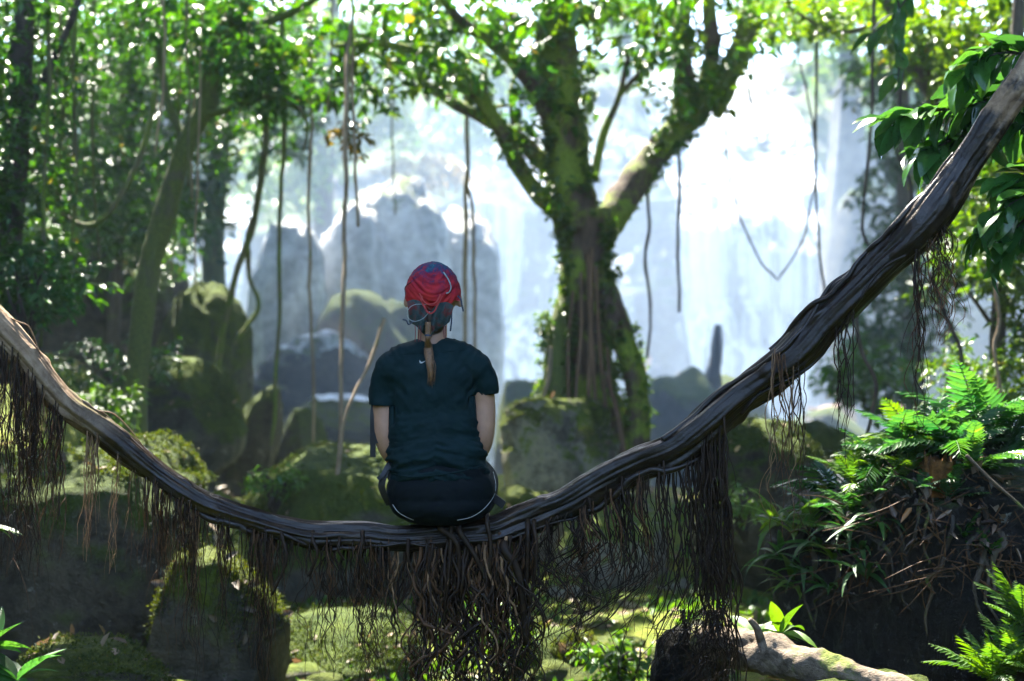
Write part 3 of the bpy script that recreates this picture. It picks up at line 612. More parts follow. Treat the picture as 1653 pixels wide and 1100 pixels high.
simple_tree('thin_tree', 'thin pale stemmed tree in the left forest', [(180, 600, 14), (190, 400, 14), (205, 200, 14), (200, 0, 14), (205, -160, 14)], [22, 20, 18, 18, 16], [],
            [(180, 80, 150, 130, 13.5, 1.2, 520, .07), (170, 260, 140, 120, 13.2, 1.0, 480, .065), (230, 360, 100, 80, 13, .8, 220, .06), (330, 150, 120, 130, 13.6, .9, 360, .065), (430, 120, 110, 120, 14, .9, 260, .065)], 'leaf_mid', 'bark', 403, G)
simple_tree('back_tree', 'leafy tree filling the gap above the narrow pale waterfall', [(350, 620, 19), (345, 400, 19), (360, 150, 19), (370, -100, 19)], [40, 34, 30, 26], [],
            [(330, 60, 190, 110, 18.5, 1.5, 520, .12), (260, 230, 110, 120, 18, 1.2, 260, .12), (440, 180, 70, 90, 18.5, 1, 130, .11), (300, 360, 60, 60, 18, .8, 90, .11)], 'leaf_mid', 'bark_moss', 404, G)
simple_tree('back_tree', 'hazy tree above the pale rock ledge of rock', [(520, 420, 30), (525, 250, 30), (535, 80, 30), (540, -60, 30)], [34, 30, 26, 22], [],
            [(560, 110, 130, 130, 29.5, 2, 460, .16), (500, 230, 90, 80, 29, 1.6, 240, .15), (620, 190, 60, 60, 29.5, 1.4, 90, .15), (450, 300, 60, 60, 28, 1.4, 110, .15)], 'leaf_lime', 'bark', 405, G)
simple_tree('back_tree', 'dark evergreen behind the left trunks', [(100, 640, 17), (95, 400, 17), (100, 100, 17), (110, -150, 17)], [50, 44, 40, 34], [],
            [(70, 150, 160, 200, 17, 1.5, 600, .12), (60, 380, 130, 110, 16.5, 1.2, 260, .11), (200, 330, 90, 120, 17, 1.2, 220, .11)], 'leaf_dark', 'bark_dark', 406, G)
simple_tree('right_tree', 'dark leaning trunk in the upper right behind the big leaves', [(1640, 420, 11.5), (1560, 220, 11.5), (1490, 110, 11.5), (1440, 20, 11.5), (1400, -90, 11.5)], [60, 56, 50, 46, 40],
            [([(1490, 110, 11.5), (1530, 30, 11.3), (1560, -60, 11.2)], 24, 14), ([(1440, 20, 11.5), (1380, 50, 11.3), (1330, 45, 11.2), (1270, 10, 11)], 10, 4)],
            [(1560, 60, 130, 90, 11, 1.0, 330, .075), (1400, 20, 90, 50, 11.2, .7, 110, .07), (1290, 20, 70, 50, 11.2, .6, 60, .07)], 'leaf_lime', 'bark', 407, G)
simple_tree('right_tree', 'bright sunlit leafy tree along the right edge', [(1620, 760, 9.5), (1610, 560, 9.5), (1625, 350, 9.5), (1640, 100, 9.5), (1650, -100, 9.5)], [26, 24, 22, 20, 18],
            [([(1612, 540, 9.5), (1560, 470, 9.3), (1520, 450, 9.2)], 8, 4)],
            [(1600, 470, 110, 130, 9.3, .7, 560, .055), (1590, 290, 100, 110, 9.6, .8, 380, .06), (1600, 590, 100, 80, 9, .6, 380, .05), (1640, 130, 90, 110, 10, .8, 260, .06)], 'leaf_lime', 'bark', 408, G)
simple_tree('back_tree', 'hazy green tree between the waterfall and the right bank', [(1480, 720, 18), (1470, 500, 18), (1460, 300, 18), (1455, 60, 18)], [34, 30, 26, 22], [],
            [(1450, 480, 90, 130, 17.5, 1.2, 280, .10), (1480, 300, 90, 120, 18, 1.4, 260, .11), (1420, 590, 70, 60, 17, .9, 90, .1), (1470, 120, 110, 90, 18, 1.4, 200, .11)], 'leaf_mid', 'bark', 409, G)
simple_tree('cliff_tree', 'pale sunlit tree on the cliff top behind the fork', [(1010, 130, 37), (1010, 20, 37), (1015, -60, 37)], [26, 22, 18], [],
            [(1000, 60, 120, 60, 37, 2, 190, .2), (760, 90, 120, 60, 37, 2, 190, .2), (760, 200, 70, 50, 34, 1, 110, .16)], 'leaf_lime', 'bark', 410, G)
simple_tree('cliff_tree', 'pale sunlit tree on the cliff top right of the waterfall', [(1370, 170, 36), (1365, 40, 36), (1370, -80, 36)], [30, 26, 20], [],
            [(1370, 60, 120, 80, 35.5, 2, 260, .2), (1440, 200, 80, 90, 34, 1.6, 180, .18), (1280, 20, 90, 50, 36, 2, 110, .2)], 'leaf_lime', 'bark', 411, G)

# ------------------------------------------------------------------ undergrowth shrubs
def shrub(label, blobs, mat, seed, name='shrub', foot=None):
    b = blobs[0]; x, y, D = b[0], b[1]+b[3]*.8, b[4]; loc = P(x, y, D)
    t = thing(name, label, 'shrub', loc)
    mb = MB(); rg = np.random.default_rng(seed)
    for k in range(6):
        e = P(b[0]+rg.uniform(-.7, .7)*b[2], b[1]+rg.uniform(-.6, .3)*b[3], D); V, Q, T = tube([loc+np.array([0, .05, -.15]), (loc+e)/2+rg.normal(size=3)*.05, e], (.016, .005), 6, 8); mb.add(V, Q, T)
    mb.build('stem', M['bark_dark'], t); leaves_obj(t, blobs, mat, seed, 'foliage'); return t
shrub('leafy undergrowth at the foot of the slanted trunk', [(215, 575, 80, 40, 11.3, .4, 90, .05), (130, 590, 50, 50, 11, .4, 50, .05)], 'leaf_dark', 501)
shrub('fern green bush under the left forest edge', [(45, 460, 70, 60, 8.6, .4, 150, .055)], 'leaf_fern', 502)
shrub('low bright shrub between the left mossy boulders', [(175, 650, 40, 30, 9.5, .3, 60, .05)], 'leaf_fresh', 503)
shrub('weeds on the broad mossy boulder left side', [(440, 775, 60, 22, 9.0, .25, 40, .04)], 'leaf_fresh', 504)
shrub('tangled dark bush on the overhanging boulder', [(150, 370, 130, 60, 14.5, .8, 240, .08), (250, 420, 50, 60, 14.3, .4, 60, .07)], 'leaf_dark', 505)
shrub('hazy bushes on the left of the pale rock ledge', [(450, 560, 60, 50, 23, .7, 120, .11), (520, 520, 60, 60, 22.8, .4, 90, .1)], 'leaf_mid', 506)
shrub('ferns clinging to the face of the pale rock ledge', [(635, 430, 28, 60, 23.4, .25, 60, .10)], 'leaf_mid', 507)
shrub('bush in the haze behind the right fern mound', [(1400, 610, 80, 50, 14.5, .6, 160, .08)], 'leaf_mid', 508)
shrub('sunlit scrub on the slope below the cliff at left', [(690, 275, 80, 26, 29, .8, 130, .13)], 'leaf_rust', 509)
shrub('green weeds below the right root curtain', [(1010, 1060, 60, 40, 6.8, .3, 60, .05)], 'leaf_fresh', 510)
shrub('green weeds under the middle of the vine', [(800, 1010, 60, 40, 7.4, .3, 60, .05)], 'leaf_fresh', 511)
shrub('weeds on the grey green boulder at right', [(1205, 810, 45, 30, 8.3, .15, 26, .045)], 'leaf_fresh', 512)

# ------------------------------------------------------------------ hanging lianas
def liana(label, pts, w, mat, seed, name='liana', wob=.5):
    pts = np.asarray(pts, float); pw = PP(pts); k = pts[0, 2]/FPX
    if ' stem' in label and 'hanging stem' not in label: pw = np.vstack([pw, [pw[-1, 0]+.05, pw[-1, 1], Hs(pw[-1, 0]+.05, pw[-1, 1])-.1]])
    C = catmull(pw, max(24, 8*len(pts)))
    C = C+fbm(C*3+seed, 3)[:, None]*np.array([1, .5, 0])*k*6*wob
    b = C[-1]; V, Q, T = tube(C-b, (w*k/2, w*k/2*.8), 7, None, .15, seed, 9, raw=True)
    mb = MB(); mb.add(V, Q, T); o = obj(name, mb.mesh(name), M[mat], loc=b); return tag(o, label, 'vine', 'hanging lianas')
LI = [('tan sunlit hanging stem just left of the woman', [(566, 40, 10.8), (560, 150, 10.5), (557, 320, 10.2), (556, 430, 9.9), (551, 560, 9.6), (549, 690, 9.3), (538, 830, 9)], 8, 'liana_pale'),
      ('thin tan stem leaning beside the sunlit hanging stem', [(622, 515, 9.4), (598, 580, 9.3), (560, 665, 9.1), (548, 740, 9)], 6, 'liana_pale'),
      ('pale straight liana behind the head scarf', [(752, 120, 14), (754, 200, 14), (752, 400, 14), (750, 600, 14)], 8, 'liana_pale'),
      ('short pale liana right of the head scarf', [(752, 290, 14.02), (762, 340, 14.1), (766, 450, 14.1), (765, 600, 14.1)], 6, 'liana_pale'),
      ('green liana hanging straight before the pale rock ledge', [(455, -60, 11.5), (458, 200, 11.5), (452, 360, 11.5), (450, 520, 11.5), (440, 720, 11.5)], 8, 'liana_green'),
      ('slanted mossy liana left of the pale rock ledge', [(445, -60, 13), (430, 230, 13), (408, 360, 13), (372, 480, 13), (350, 620, 13)], 13, 'liana_green'),
      ('kinked mossy liana in front of the dome foot', [(406, 355, 13), (400, 390, 13.4), (404, 450, 14), (418, 495, 14), (395, 530, 14), (360, 580, 14)], 10, 'liana_green'),
      ('yellow green liana looping in a deep sag at left', [(250, 150, 10), (232, 240, 10), (205, 300, 10), (165, 355, 10), (125, 362, 10), (97, 330, 10), (95, 250, 10), (110, 100, 10), (125, -60, 10)], 10, 'liana_green'),
      ('pale liana high in the left forest', [(262, -60, 10), (264, 60, 10), (262, 150, 10), (252, 245, 10)], 5, 'liana_pale'),
      ('pale liana hanging between slanted trunk and sunlit stem', [(500, -60, 12), (503, 150, 12), (500, 330, 12)], 6, 'liana_pale'),
      ('thin brown liana in front of the slanted trunk', [(330, -60, 10.5), (322, 130, 10.5), (318, 300, 10.5), (314, 460, 10.5)], 4, 'liana_pale'),
      ('dark liana along the far left trunk', [(70, -60, 9), (80, 120, 9), (72, 300, 9), (66, 560, 9)], 8, 'liana_green'),
      ('thin liana tangled with dark leaves at far left', [(130, -60, 9.5), (118, 100, 9.5), (124, 260, 9.5), (112, 450, 9.5)], 7, 'liana_green'),
      ('dim liana before the dark overhanging boulder', [(155, -60, 10.3), (150, 200, 10.3), (160, 420, 10.3)], 5, 'liana_green'),
      ('dark liana hanging over the waterfall near the trunk', [(1040, 260, 13), (1047, 360, 13), (1043, 420, 13), (1050, 500, 13), (1044, 580, 13)], 6, 'bark_dark'),
      ('second dark liana hanging over the waterfall', [(1095, 230, 13), (1097, 330, 13), (1093, 420, 13), (1096, 505, 13)], 6, 'bark_dark'),
      ('forked liana drooping across the bright waterfall', [(1172, 150, 12.6), (1174, 230, 12.6), (1190, 340, 12.6), (1222, 412, 12.6), (1254, 448, 12.6), (1262, 446, 12.6), (1298, 385, 12.6), (1310, 320, 12.6), (1312, 240, 12.6), (1290, 100, 12.6), (1270, 10, 12.6)], 3.6, 'bark_dark'),
      ('short liana trailing below the fork of the drooping one', [(1205, 140, 12.8), (1215, 170, 12.8), (1232, 200, 12.8)], 5, 'bark_dark'),
      ('straight dark liana at the right edge of the waterfall', [(1318, 60, 12.2), (1316, 270, 12.2), (1322, 380, 12.2), (1335, 520, 12.2)], 5, 'bark_dark'),
      ('hooked liana left of the big glossy leaves', [(1412, -40, 10), (1405, 200, 10), (1392, 340, 10), (1398, 390, 10), (1420, 410, 10)], 6, 'bark_dark'),
      ('knotted liana trailing beside the big glossy leaves', [(1448, -40, 8.5), (1456, 120, 8.5), (1446, 230, 8.5), (1470, 300, 8.5), (1474, 420, 8.5)], 8, 'bark_dark'),
      ('bent dark stem behind the ferns right of centre', [(1380, 440, 8), (1385, 520, 8), (1392, 570, 8), (1412, 620, 8), (1404, 680, 8), (1395, 760, 8)], 8, 'bark'),
      ('pale twisting stem at the right edge', [(1625, 300, 8.4), (1608, 440, 8), (1614, 520, 8), (1606, 560, 8), (1616, 640, 8), (1610, 740, 8)], 6, 'liana_pale'),
      ('thin dark stem behind the small root strands at right', [(1500, 440, 8.5), (1530, 520, 8.5), (1552, 570, 8.5), (1548, 650, 8.5), (1552, 760, 8.5)], 7, 'bark_dark')]
for k, (lb, pts, w, mt) in enumerate(LI): liana(lb, pts, w, mt, 600+k, wob=1.6 if 'forked' in lb else .7)
rg = np.random.default_rng(88)
for k in range(16):                                        # many more thin ones in the left forest
    x = rg.uniform(20, 640); D = rg.uniform(9, 16); y1 = rg.uniform(160, 480); dx = rg.normal()*14
    liana('thin straight liana dangling among the left forest leaves', [(x, -80, D), (x+dx*.3, y1*.35, D), (x+dx*.7, y1*.7, D), (x+dx, y1, D)], rg.uniform(3, 6), ['liana_pale', 'liana_green', 'liana_pale'][k % 3], 650+k, wob=1.0)

# ------------------------------------------------------------------ the swinging vine with its curtain of roots
from mathutils.bvhtree import BVHTree
VP = [(-900, -420), (-650, -120), (-420, 130), (-250, 300), (-110, 430), (-40, 493), (0, 529), (50, 584), (100, 642), (150, 686), (200, 724), (250, 762), (300, 791), (345, 814), (415, 839), (506, 861), (600, 864), (700, 865), (780, 861), (830, 850), (876, 831), (952, 795),
      (1030, 754), (1100, 715), (1170, 657), (1225, 616), (1290, 567), (1327, 527), (1395, 455), (1465, 385), (1536, 304), (1607, 195), (1653, 127), (1720, 20), (1790, -110), (1900, -330), (2000, -560)]
def vD(px): return float(np.interp(px, [-900, -110, 200, 500, 900, 1200, 1790, 2000], [4.9, 4.62, 4.78, 4.86, 4.86, 4.8, 4.5, 4.5]))
def vY(px): return float(np.interp(px, [a for a, b in VP], [b for a, b in VP]))
VC = catmull(np.array([P(a, b, vD(a)) for a, b in VP]), 860)
vpx = VC[:, 0]/VC[:, 1]*FPX+CX
VC = VC+(fbm(np.stack([np.linspace(0, 20, 860), np.zeros(860), np.zeros(860)], -1), 3)[:, None]*np.array([0, .02, .018])+fbm(np.stack([np.linspace(0, 20, 860)*3, np.ones(860), np.zeros(860)], -1), 2)[:, None]*np.array([0, .008, .007]))
VR = np.interp(vpx, [-100, 0, 150, 300, 500, 760, 830, 1000, 1200, 1300, 1500, 1700], [.056, .053, .05, .046, .044, .044, .058, .062, .060, .068, .062, .06])
VR = VR*(1+.22*fbm(np.stack([np.linspace(0, 43, 860), np.zeros(860)+5, np.zeros(860)], -1), 3))
T_, N_, B_ = frames(VC)
K = 72; th = np.linspace(0, 2*np.pi, K, endpoint=False)
s_arc = np.concatenate([[0], np.cumsum(np.linalg.norm(np.diff(VC, axis=0), axis=1))])
prof = np.zeros((len(VC), K))
for ph, dd, rr, tw in [(0, .36, .70, .75), (2.0, .40, .64, .8), (4.15, .42, .62, .7)]:      # three stems grown together, slowly twisting
    a = th[None, :]-(ph+tw*s_arc[:, None]*1.15+.35*np.sin(s_arc*1.7+ph)[:, None])
    disc = np.maximum(rr*rr-(dd*np.sin(a))**2, 0); prof = np.maximum(prof, np.where(disc > 0, dd*np.cos(a)+np.sqrt(disc), 0))
dirs = N_[:, None, :]*np.cos(th)[None, :, None]+B_[:, None, :]*np.sin(th)[None, :, None]
rad = prof*VR[:, None]*.97
q = np.stack([np.cos(th)[None, :]*2.2+0*s_arc[:, None], np.sin(th)[None, :]*2.2+0*s_arc[:, None], s_arc[:, None]*2.4+0*th[None, :]], -1).reshape(-1, 3)
fine = fbm(q*np.array([2.4, 2.4, .8]), 4).reshape(rad.shape)*.012+fbm(q*np.array([8, 8, 2.2])+40, 3).reshape(rad.shape)*.006
knob = np.maximum(fbm(np.stack([np.cos(th)[None, :]*1.3+0*s_arc[:, None], np.sin(th)[None, :]*1.3+0*s_arc[:, None], s_arc[:, None]*9+0*th[None, :]], -1).reshape(-1, 3), 2).reshape(rad.shape)-.35, 0)*.03
rad = rad+fine+knob
V = (VC[:, None, :]+dirs*rad[..., None]).reshape(-1, 3)
m, n, out = new_mat('vine_bark')
v = coords(n); g = node(n, 'ShaderNodeNewGeometry'); sx = node(n, 'ShaderNodeSeparateXYZ'); lk(n, g.outputs['Position'], sx.inputs[0]); sn = node(n, 'ShaderNodeSeparateXYZ'); lk(n, g.outputs['Normal'], sn.inputs[0])
n1 = noise_tex(n, 14, 7, .7, v, .5); n2 = noise_tex(n, 60, 5, .7, v); n3 = noise_tex(n, 5, 5, .65, v)
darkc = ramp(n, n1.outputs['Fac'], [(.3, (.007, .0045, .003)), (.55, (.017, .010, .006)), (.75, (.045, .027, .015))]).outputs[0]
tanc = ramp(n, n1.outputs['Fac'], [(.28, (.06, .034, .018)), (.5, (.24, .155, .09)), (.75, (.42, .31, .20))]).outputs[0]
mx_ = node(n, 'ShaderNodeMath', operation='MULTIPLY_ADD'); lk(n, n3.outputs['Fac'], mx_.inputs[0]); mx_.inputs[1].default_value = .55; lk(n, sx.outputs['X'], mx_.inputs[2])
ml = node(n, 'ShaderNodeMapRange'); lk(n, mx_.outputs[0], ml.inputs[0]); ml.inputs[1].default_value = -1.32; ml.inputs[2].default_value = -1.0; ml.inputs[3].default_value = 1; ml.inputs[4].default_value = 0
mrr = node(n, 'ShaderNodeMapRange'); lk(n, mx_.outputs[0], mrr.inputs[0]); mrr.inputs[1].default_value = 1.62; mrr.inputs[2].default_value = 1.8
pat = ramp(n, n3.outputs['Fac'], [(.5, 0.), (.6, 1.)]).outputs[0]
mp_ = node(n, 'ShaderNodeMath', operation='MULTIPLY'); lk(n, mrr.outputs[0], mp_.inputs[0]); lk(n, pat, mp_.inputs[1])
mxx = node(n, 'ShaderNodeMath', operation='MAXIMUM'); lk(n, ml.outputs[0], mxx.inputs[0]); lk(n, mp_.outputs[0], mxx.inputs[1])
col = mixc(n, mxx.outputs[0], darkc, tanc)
# moss on the upper side of the left end
mz = node(n, 'ShaderNodeMath', operation='MULTIPLY_ADD'); lk(n, n3.outputs['Fac'], mz.inputs[0]); mz.inputs[1].default_value = 1.6; lk(n, sn.outputs['Z'], mz.inputs[2])
mzr = node(n, 'ShaderNodeMapRange'); lk(n, mz.outputs[0], mzr.inputs[0]); mzr.inputs[1].default_value = 1.35; mzr.inputs[2].default_value = 1.5
mm_ = node(n, 'ShaderNodeMath', operation='MULTIPLY'); lk(n, mzr.outputs[0], mm_.inputs[0]); lk(n, ml.outputs[0], mm_.inputs[1])
mossc = ramp(n, n2.outputs['Fac'], [(.3, (.035, .05, .006)), (.7, (.16, .16, .02))]).outputs[0]
col = mixc(n, mm_.outputs[0], col, mossc)
pb = node(n, 'ShaderNodeBsdfPrincipled'); lk(n, col, pb.inputs['Base Color'])
ro = node(n, 'ShaderNodeMapRange'); lk(n, mxx.outputs[0], ro.inputs[0]); pb.inputs['Specular IOR Level'].default_value = .35; ro.inputs[3].default_value = .32; ro.inputs[4].default_value = .8; lk(n, ro.outputs[0], pb.inputs['Roughness'])
hh = node(n, 'ShaderNodeMath', operation='MULTIPLY_ADD'); lk(n, n2.outputs['Fac'], hh.inputs[0]); hh.inputs[1].default_value = .4; lk(n, n1.outputs['Fac'], hh.inputs[2])
lk(n, bump(n, hh.outputs[0], .6, .008), pb.inputs['Normal']); lk(n, pb.outputs[0], out.inputs[0]); M['vine'] = m

vb = P(720, 870, vD(720))
vine = thing('swinging_vine', 'thick dark woody vine sagging across the whole view with hanging roots', 'vine', vb)
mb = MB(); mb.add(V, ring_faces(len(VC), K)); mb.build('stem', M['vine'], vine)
VBVH = BVHTree.FromPolygons([tuple(x) for x in V], [tuple(int(i) for i in f) for f in ring_faces(len(VC), K)])
def run_strand(x0, x1, ang0, ang1, r, seed, sides=10, mat='vine'):
    xs = np.linspace(x0, x1, 60); idx = np.array([int(np.argmin(np.abs(vpx-x))) for x in xs]); an = np.linspace(ang0, ang1, 60)+.5*np.sin(np.linspace(0, 9, 60)+seed)
    C = []
    for i, a in zip(idx, an):
        j = int(round((a % (2*np.pi))/(2*np.pi)*K)) % K; C.append(VC[i]+dirs[i, j]*(rad[i, j]+r*.35))
    Vs, Qs, Ts = tube(np.array(C)[::3], (r, r*.6), sides, 90, .14, seed, 14); mb = MB(); mb.add(Vs, Qs, Ts); mb.build('strand', M[mat], vine)
for k in range(13):                                        # thinner stems that run along the main one
    rg = np.random.default_rng(900+k); x0 = [-60, 60, 220, 330, 430, 560, 800, 860, 930, 1080, 1180, 1260, 1400][k]; x1 = x0+rg.uniform(230, 420)
    run_strand(x0, min(x1, 1700), (a_ := rg.uniform(0, 6.28)), a_+rg.uniform(-1.1, 1.1), rg.uniform(.006, .014), k)

ROOTS = []
def hang(px0, yend, r, mat, rg, sweep=0, wig=.009, hook=0, D=None, ystart=None, fan=0):
    D = (D or vD(px0))+rg.normal()*.025
    y0 = ystart if ystart is not None else vY(px0)+rg.uniform(2, 20)
    k = D/FPX; L = max((yend-y0)*k, .03); ns = max(7, min(26, int(L/.02))); s = np.linspace(0, 1, ns)
    p0 = P(px0, y0, D); sd = rg.random(3)*50
    wx = fbm(np.stack([s*L*9, s*0+sd[0], s*0], -1), 3); wy = fbm(np.stack([s*L*9, s*0+sd[1], s*0+9], -1), 3)
    am = wig*1.5*(.35+L*1.8)*np.minimum(1, s*3)
    x = p0[0]+(sweep*k)*s**1.6+am*wx*2+fan*k*np.sin(np.minimum(s*2.2, 1)*np.pi/2)
    if hook: x = x+hook*k*np.maximum(s-.62, 0)**1.6*6
    y = p0[1]-(.02 if px0 < 1230 else .03)*np.minimum(1, s*4)+am*wy*1.6
    z = p0[2]-L*s
    if hook: z = z+abs(hook)*k*np.maximum(s-.8, 0)*1.2
    C = np.stack([x, y, z], -1); R = r*np.interp(s, [0, .15, 1], [1.1, 1, .4])
    ROOTS.append((r*(L+.05), C, R, mat))
    if rg.random() < .55 and L > .1:                       # a side rootlet
        i = rg.integers(2, max(3, ns-2)); Lb = L*rg.uniform(.12, .4); sb = np.linspace(0, 1, 6); sg = rg.choice([-1, 1])
        Cb = C[i]+np.stack([sg*Lb*.45*np.sin(sb*1.5)*rg.uniform(.3, 1), rg.normal()*.15*Lb*sb, -Lb*sb**1.25], -1)
        ROOTS.append((r*.55*Lb, Cb, r*.55*np.linspace(1, .5, 6), mat))
rg = np.random.default_rng(42)
def cluster(x0, x1, nn, e0, e1, r0, r1, mats, **kw):
    nc = max(3, int(abs(x1-x0)/15)); cen = rg.uniform(x0, x1, nc); ce = rg.random(nc)
    for k in range(nn):
        ci = rg.integers(nc); x = cen[ci]+rg.normal()*4 if rg.random() < .78 else rg.uniform(x0, x1)
        x = float(np.clip(x, x0-4, x1+4)); f = np.clip(ce[ci]+.35*rg.normal(), 0, 1)
        hang(x, e0+(e1-e0)*f, (r0+(r1-r0)*rg.random()**2)*.001, mats[rg.integers(len(mats))], rg, **{a: (b(rg) if callable(b) else b) for a, b in kw.items()})
R_, W_, T2 = 'root', 'root_warm', 'root_tan'
cluster(-40, 60, 120, 740, 930, 1.0, 2.6, [R_, R_, R_, W_], sweep=lambda g: g.uniform(-10, 12))
cluster(55, 108, 70, 720, 905, 1.0, 2.6, [R_, R_, W_], sweep=lambda g: g.uniform(-25, 10))
cluster(0, 100, 60, 640, 740, .9, 2.0, [W_, T2, R_])
cluster(138, 160, 26, 800, 905, .9, 2.0, [T2, T2, W_], sweep=lambda g: g.uniform(-14, 6))
cluster(195, 222, 12, 850, 925, .9, 2.0, [T2, W_], sweep=lambda g: g.uniform(-18, 6))
cluster(228, 320, 46, 830, 960, .9, 2.0, [W_, R_, T2])
cluster(230, 440, 90, 850, 935, 1.1, 2.8, [W_, R_, R_], sweep=lambda g: g.uniform(-6, 16))
cluster(260, 440, 90, 920, 1080, .9, 2.2, [R_, W_, R_], sweep=lambda g: g.uniform(-14, 10))
cluster(305, 325, 14, 960, 1110, 1.2, 2.4, [W_, R_], sweep=0)
cluster(420, 640, 80, 895, 950, 1.2, 3.4, [R_, W_, R_], wig=.02)
cluster(420, 640, 60, 960, 1090, 1.1, 3.2, [R_, R_, W_], wig=.022)
cluster(422, 440, 34, 1010, 1120, 1.0, 2.6, [W_, R_], sweep=lambda g: g.uniform(-6, 6))
cluster(575, 640, 60, 980, 1140, 1.0, 2.6, [R_, W_], sweep=lambda g: g.uniform(-12, 16), wig=.02)
cluster(630, 850, 165, 960, 1240, 1.5, 6.5, [R_, R_, W_, W_, T2], wig=.02, sweep=lambda g: g.uniform(-30, 30))
cluster(700, 850, 60, 1020, 1260, 3.0, 7.5, [R_, R_, W_], wig=.03, sweep=lambda g: g.uniform(-40, 40), fan=lambda g: g.uniform(-18, 18))
cluster(840, 860, 20, 1000, 1120, 2.5, 6, [R_], wig=.035)
cluster(855, 950, 80, 930, 1090, 1.2, 3.4, [R_, R_, W_], wig=.04, sweep=lambda g: g.uniform(-50, 25))
cluster(930, 1080, 62, 930, 1040, 1.6, 4.2, [R_, R_, R_, W_], sweep=lambda g: g.uniform(10, 45), hook=lambda g: g.uniform(-75, -20), wig=.014)
cluster(1060, 1165, 50, 930, 1110, 1.6, 5, [R_, R_, R_], sweep=lambda g: g.uniform(0, 38), hook=lambda g: g.uniform(-60, -5), wig=.01)
cluster(1120, 1165, 34, 940, 1120, 3.0, 5.5, [R_], sweep=lambda g: g.uniform(5, 35), wig=.008)
cluster(1060, 1165, 60, 1000, 1140, 1.2, 3, [R_], ystart=985, sweep=lambda g: g.uniform(-30, 10), hook=lambda g: g.uniform(-70, 30), wig=.05)
for k in range(12): hang(1262+rg.uniform(-16, 20), 700+rg.uniform(40, 185), rg.uniform(.0014, .003), W_ if k % 3 else T2, rg, ystart=566+rg.uniform(-6, 10), D=4.70, fan=rg.uniform(-14, 12), wig=.012)
for k in range(9): hang(1288+rg.normal()*5, 690+rg.uniform(0, 180), rg.uniform(.0014, .0028), R_, rg, wig=.014, sweep=rg.uniform(-22, 4))
for k in range(10): hang(1352+rg.uniform(-2, 26), 640+rg.uniform(0, 120), rg.uniform(.0013, .0028), R_, rg, wig=.01, sweep=rg.uniform(-12, 2))
for k in range(14): hang(1475+rg.uniform(-6, 12), 520+rg.uniform(0, 200), rg.uniform(.0013, .0026), R_ if k % 3 else W_, rg, wig=.01)
for k in range(26): hang(1512+rg.normal()*9, 450+rg.uniform(0, 110), rg.uniform(.0013, .0028), R_ if k % 3 else W_, rg, wig=.03, sweep=rg.uniform(-6, 12))
# stout roots that wrap over the junction beside the woman
for (x0, y0, x1, y1, x2, y2, w) in [(712, 846, 738, 880, 742, 950, 11), (742, 850, 768, 900, 788, 945, 11), (728, 846, 726, 900, 716, 1010, 8), (786, 836, 792, 880, 790, 930, 8), (852, 846, 852, 880, 850, 960, 9), (862, 846, 866, 890, 856, 980, 8), (815, 880, 838, 930, 850, 1040, 16),
                                    (585, 864, 582, 900, 592, 935, 7), (548, 866, 546, 888, 556, 905, 6), (505, 864, 512, 895, 498, 930, 8), (455, 858, 462, 905, 440, 960, 7)]:
    d = vD(x0)-.055; C = catmull(np.array([P(x0, y0-6, d+.03), P(x0, y0+8, d), P(x1, y1, d-.012), P(x2, y2, d)]), 22); ROOTS.append((1e3, C, np.full(22, w/2*d/FPX)*np.linspace(1, .6, 22), 'root'))
ROOTS.sort(key=lambda a: -a[0])
bulk = {}
for k, (sz, C, R, mt) in enumerate(ROOTS):
    Vr, Qr, Tr = tube(C, R, 6 if k < 290 else 4, None, 0, 0, 1, raw=True)
    if k < 290:
        mb = MB(); mb.add(Vr, Qr, Tr); mb.build('aerial_root', M[mt], vine)
    else:
        bulk.setdefault(mt, MB()).add(Vr, Qr, Tr)
mb = MB(); mats_ = []
for mt, b in bulk.items():
    o = b.build('root_fringe', M[mt], vine); o['kind'] = 'stuff'
# thin twig arcs standing off the vine at left
for pts in [[(8, 510), (30, 520), (48, 530), (66, 575)], [(160, 664), (182, 668), (205, 688), (232, 722)]]:
    C = np.array([P(a, b, vD(a)-.02) for a, b in pts]); Vr, Qr, Tr = tube(C, (.003, .0022), 6, 20); mb = MB(); mb.add(Vr, Qr, Tr); mb.build('twig', M['root_tan'], vine)

# ------------------------------------------------------------------ earth mound, fallen log, stumps at right
mc = P(1560, 985, 5.95); mr_ = np.array([.86, .95, .72])
v, T = rock_geo(None, mr_, 777, 6, .7, .34, 1.6, fine=.16); v = v*(1+.05*fbm(v*16, 4))[:, None]; mv = v+mc
gz = H(mv[:, 0], mv[:, 1])
mound = tag(obj('earth_mound', mesh_np('earth_mound', mv, [T]), M['soil']), 'dark overhanging mound of wet earth covered with ferns at right', kind='structure')
MBVH = BVHTree.FromPolygons([tuple(x) for x in mv], [tuple(int(i) for i in t_) for t_ in T])
def hit(px, py, bvh, off=0.0, D=5.4):
    d = Vector(((px-CX)/FPX, 1, (CY-py)/FPX)); d.normalize(); h = bvh.ray_cast(Vector((0, 0, CAMZ)), d)
    if h[0] is None:
        q = Vector(P(px, py, D)); h = bvh.find_nearest(q); return np.array(h[0])-np.array(d)*off
    return np.array(h[0])-np.array(d)*off
m_log = bark_mat('log_bark', (.035, .024, .016), (.24, .185, .13), .35, moss1=(.05, .08, .01), moss2=(.16, .18, .03), freq=7, stretch=1, mossscale=6); M['log'] = m_log
boulder('pale grey rock under the fallen log at the bottom edge', 1400, 1165, 190, 78, 4.75, 'rock_grey', seed=121, depth=.45)
boulder('dark clump of earth below the lowest right roots', 1105, 1090, 75, 62, 5.05, 'soil', seed=122, depth=.8, amp=.4)
lg = thing('fallen_log', 'weathered fallen log lying along the bottom right below the mound', 'log', P(1300, 1100, 4.8))
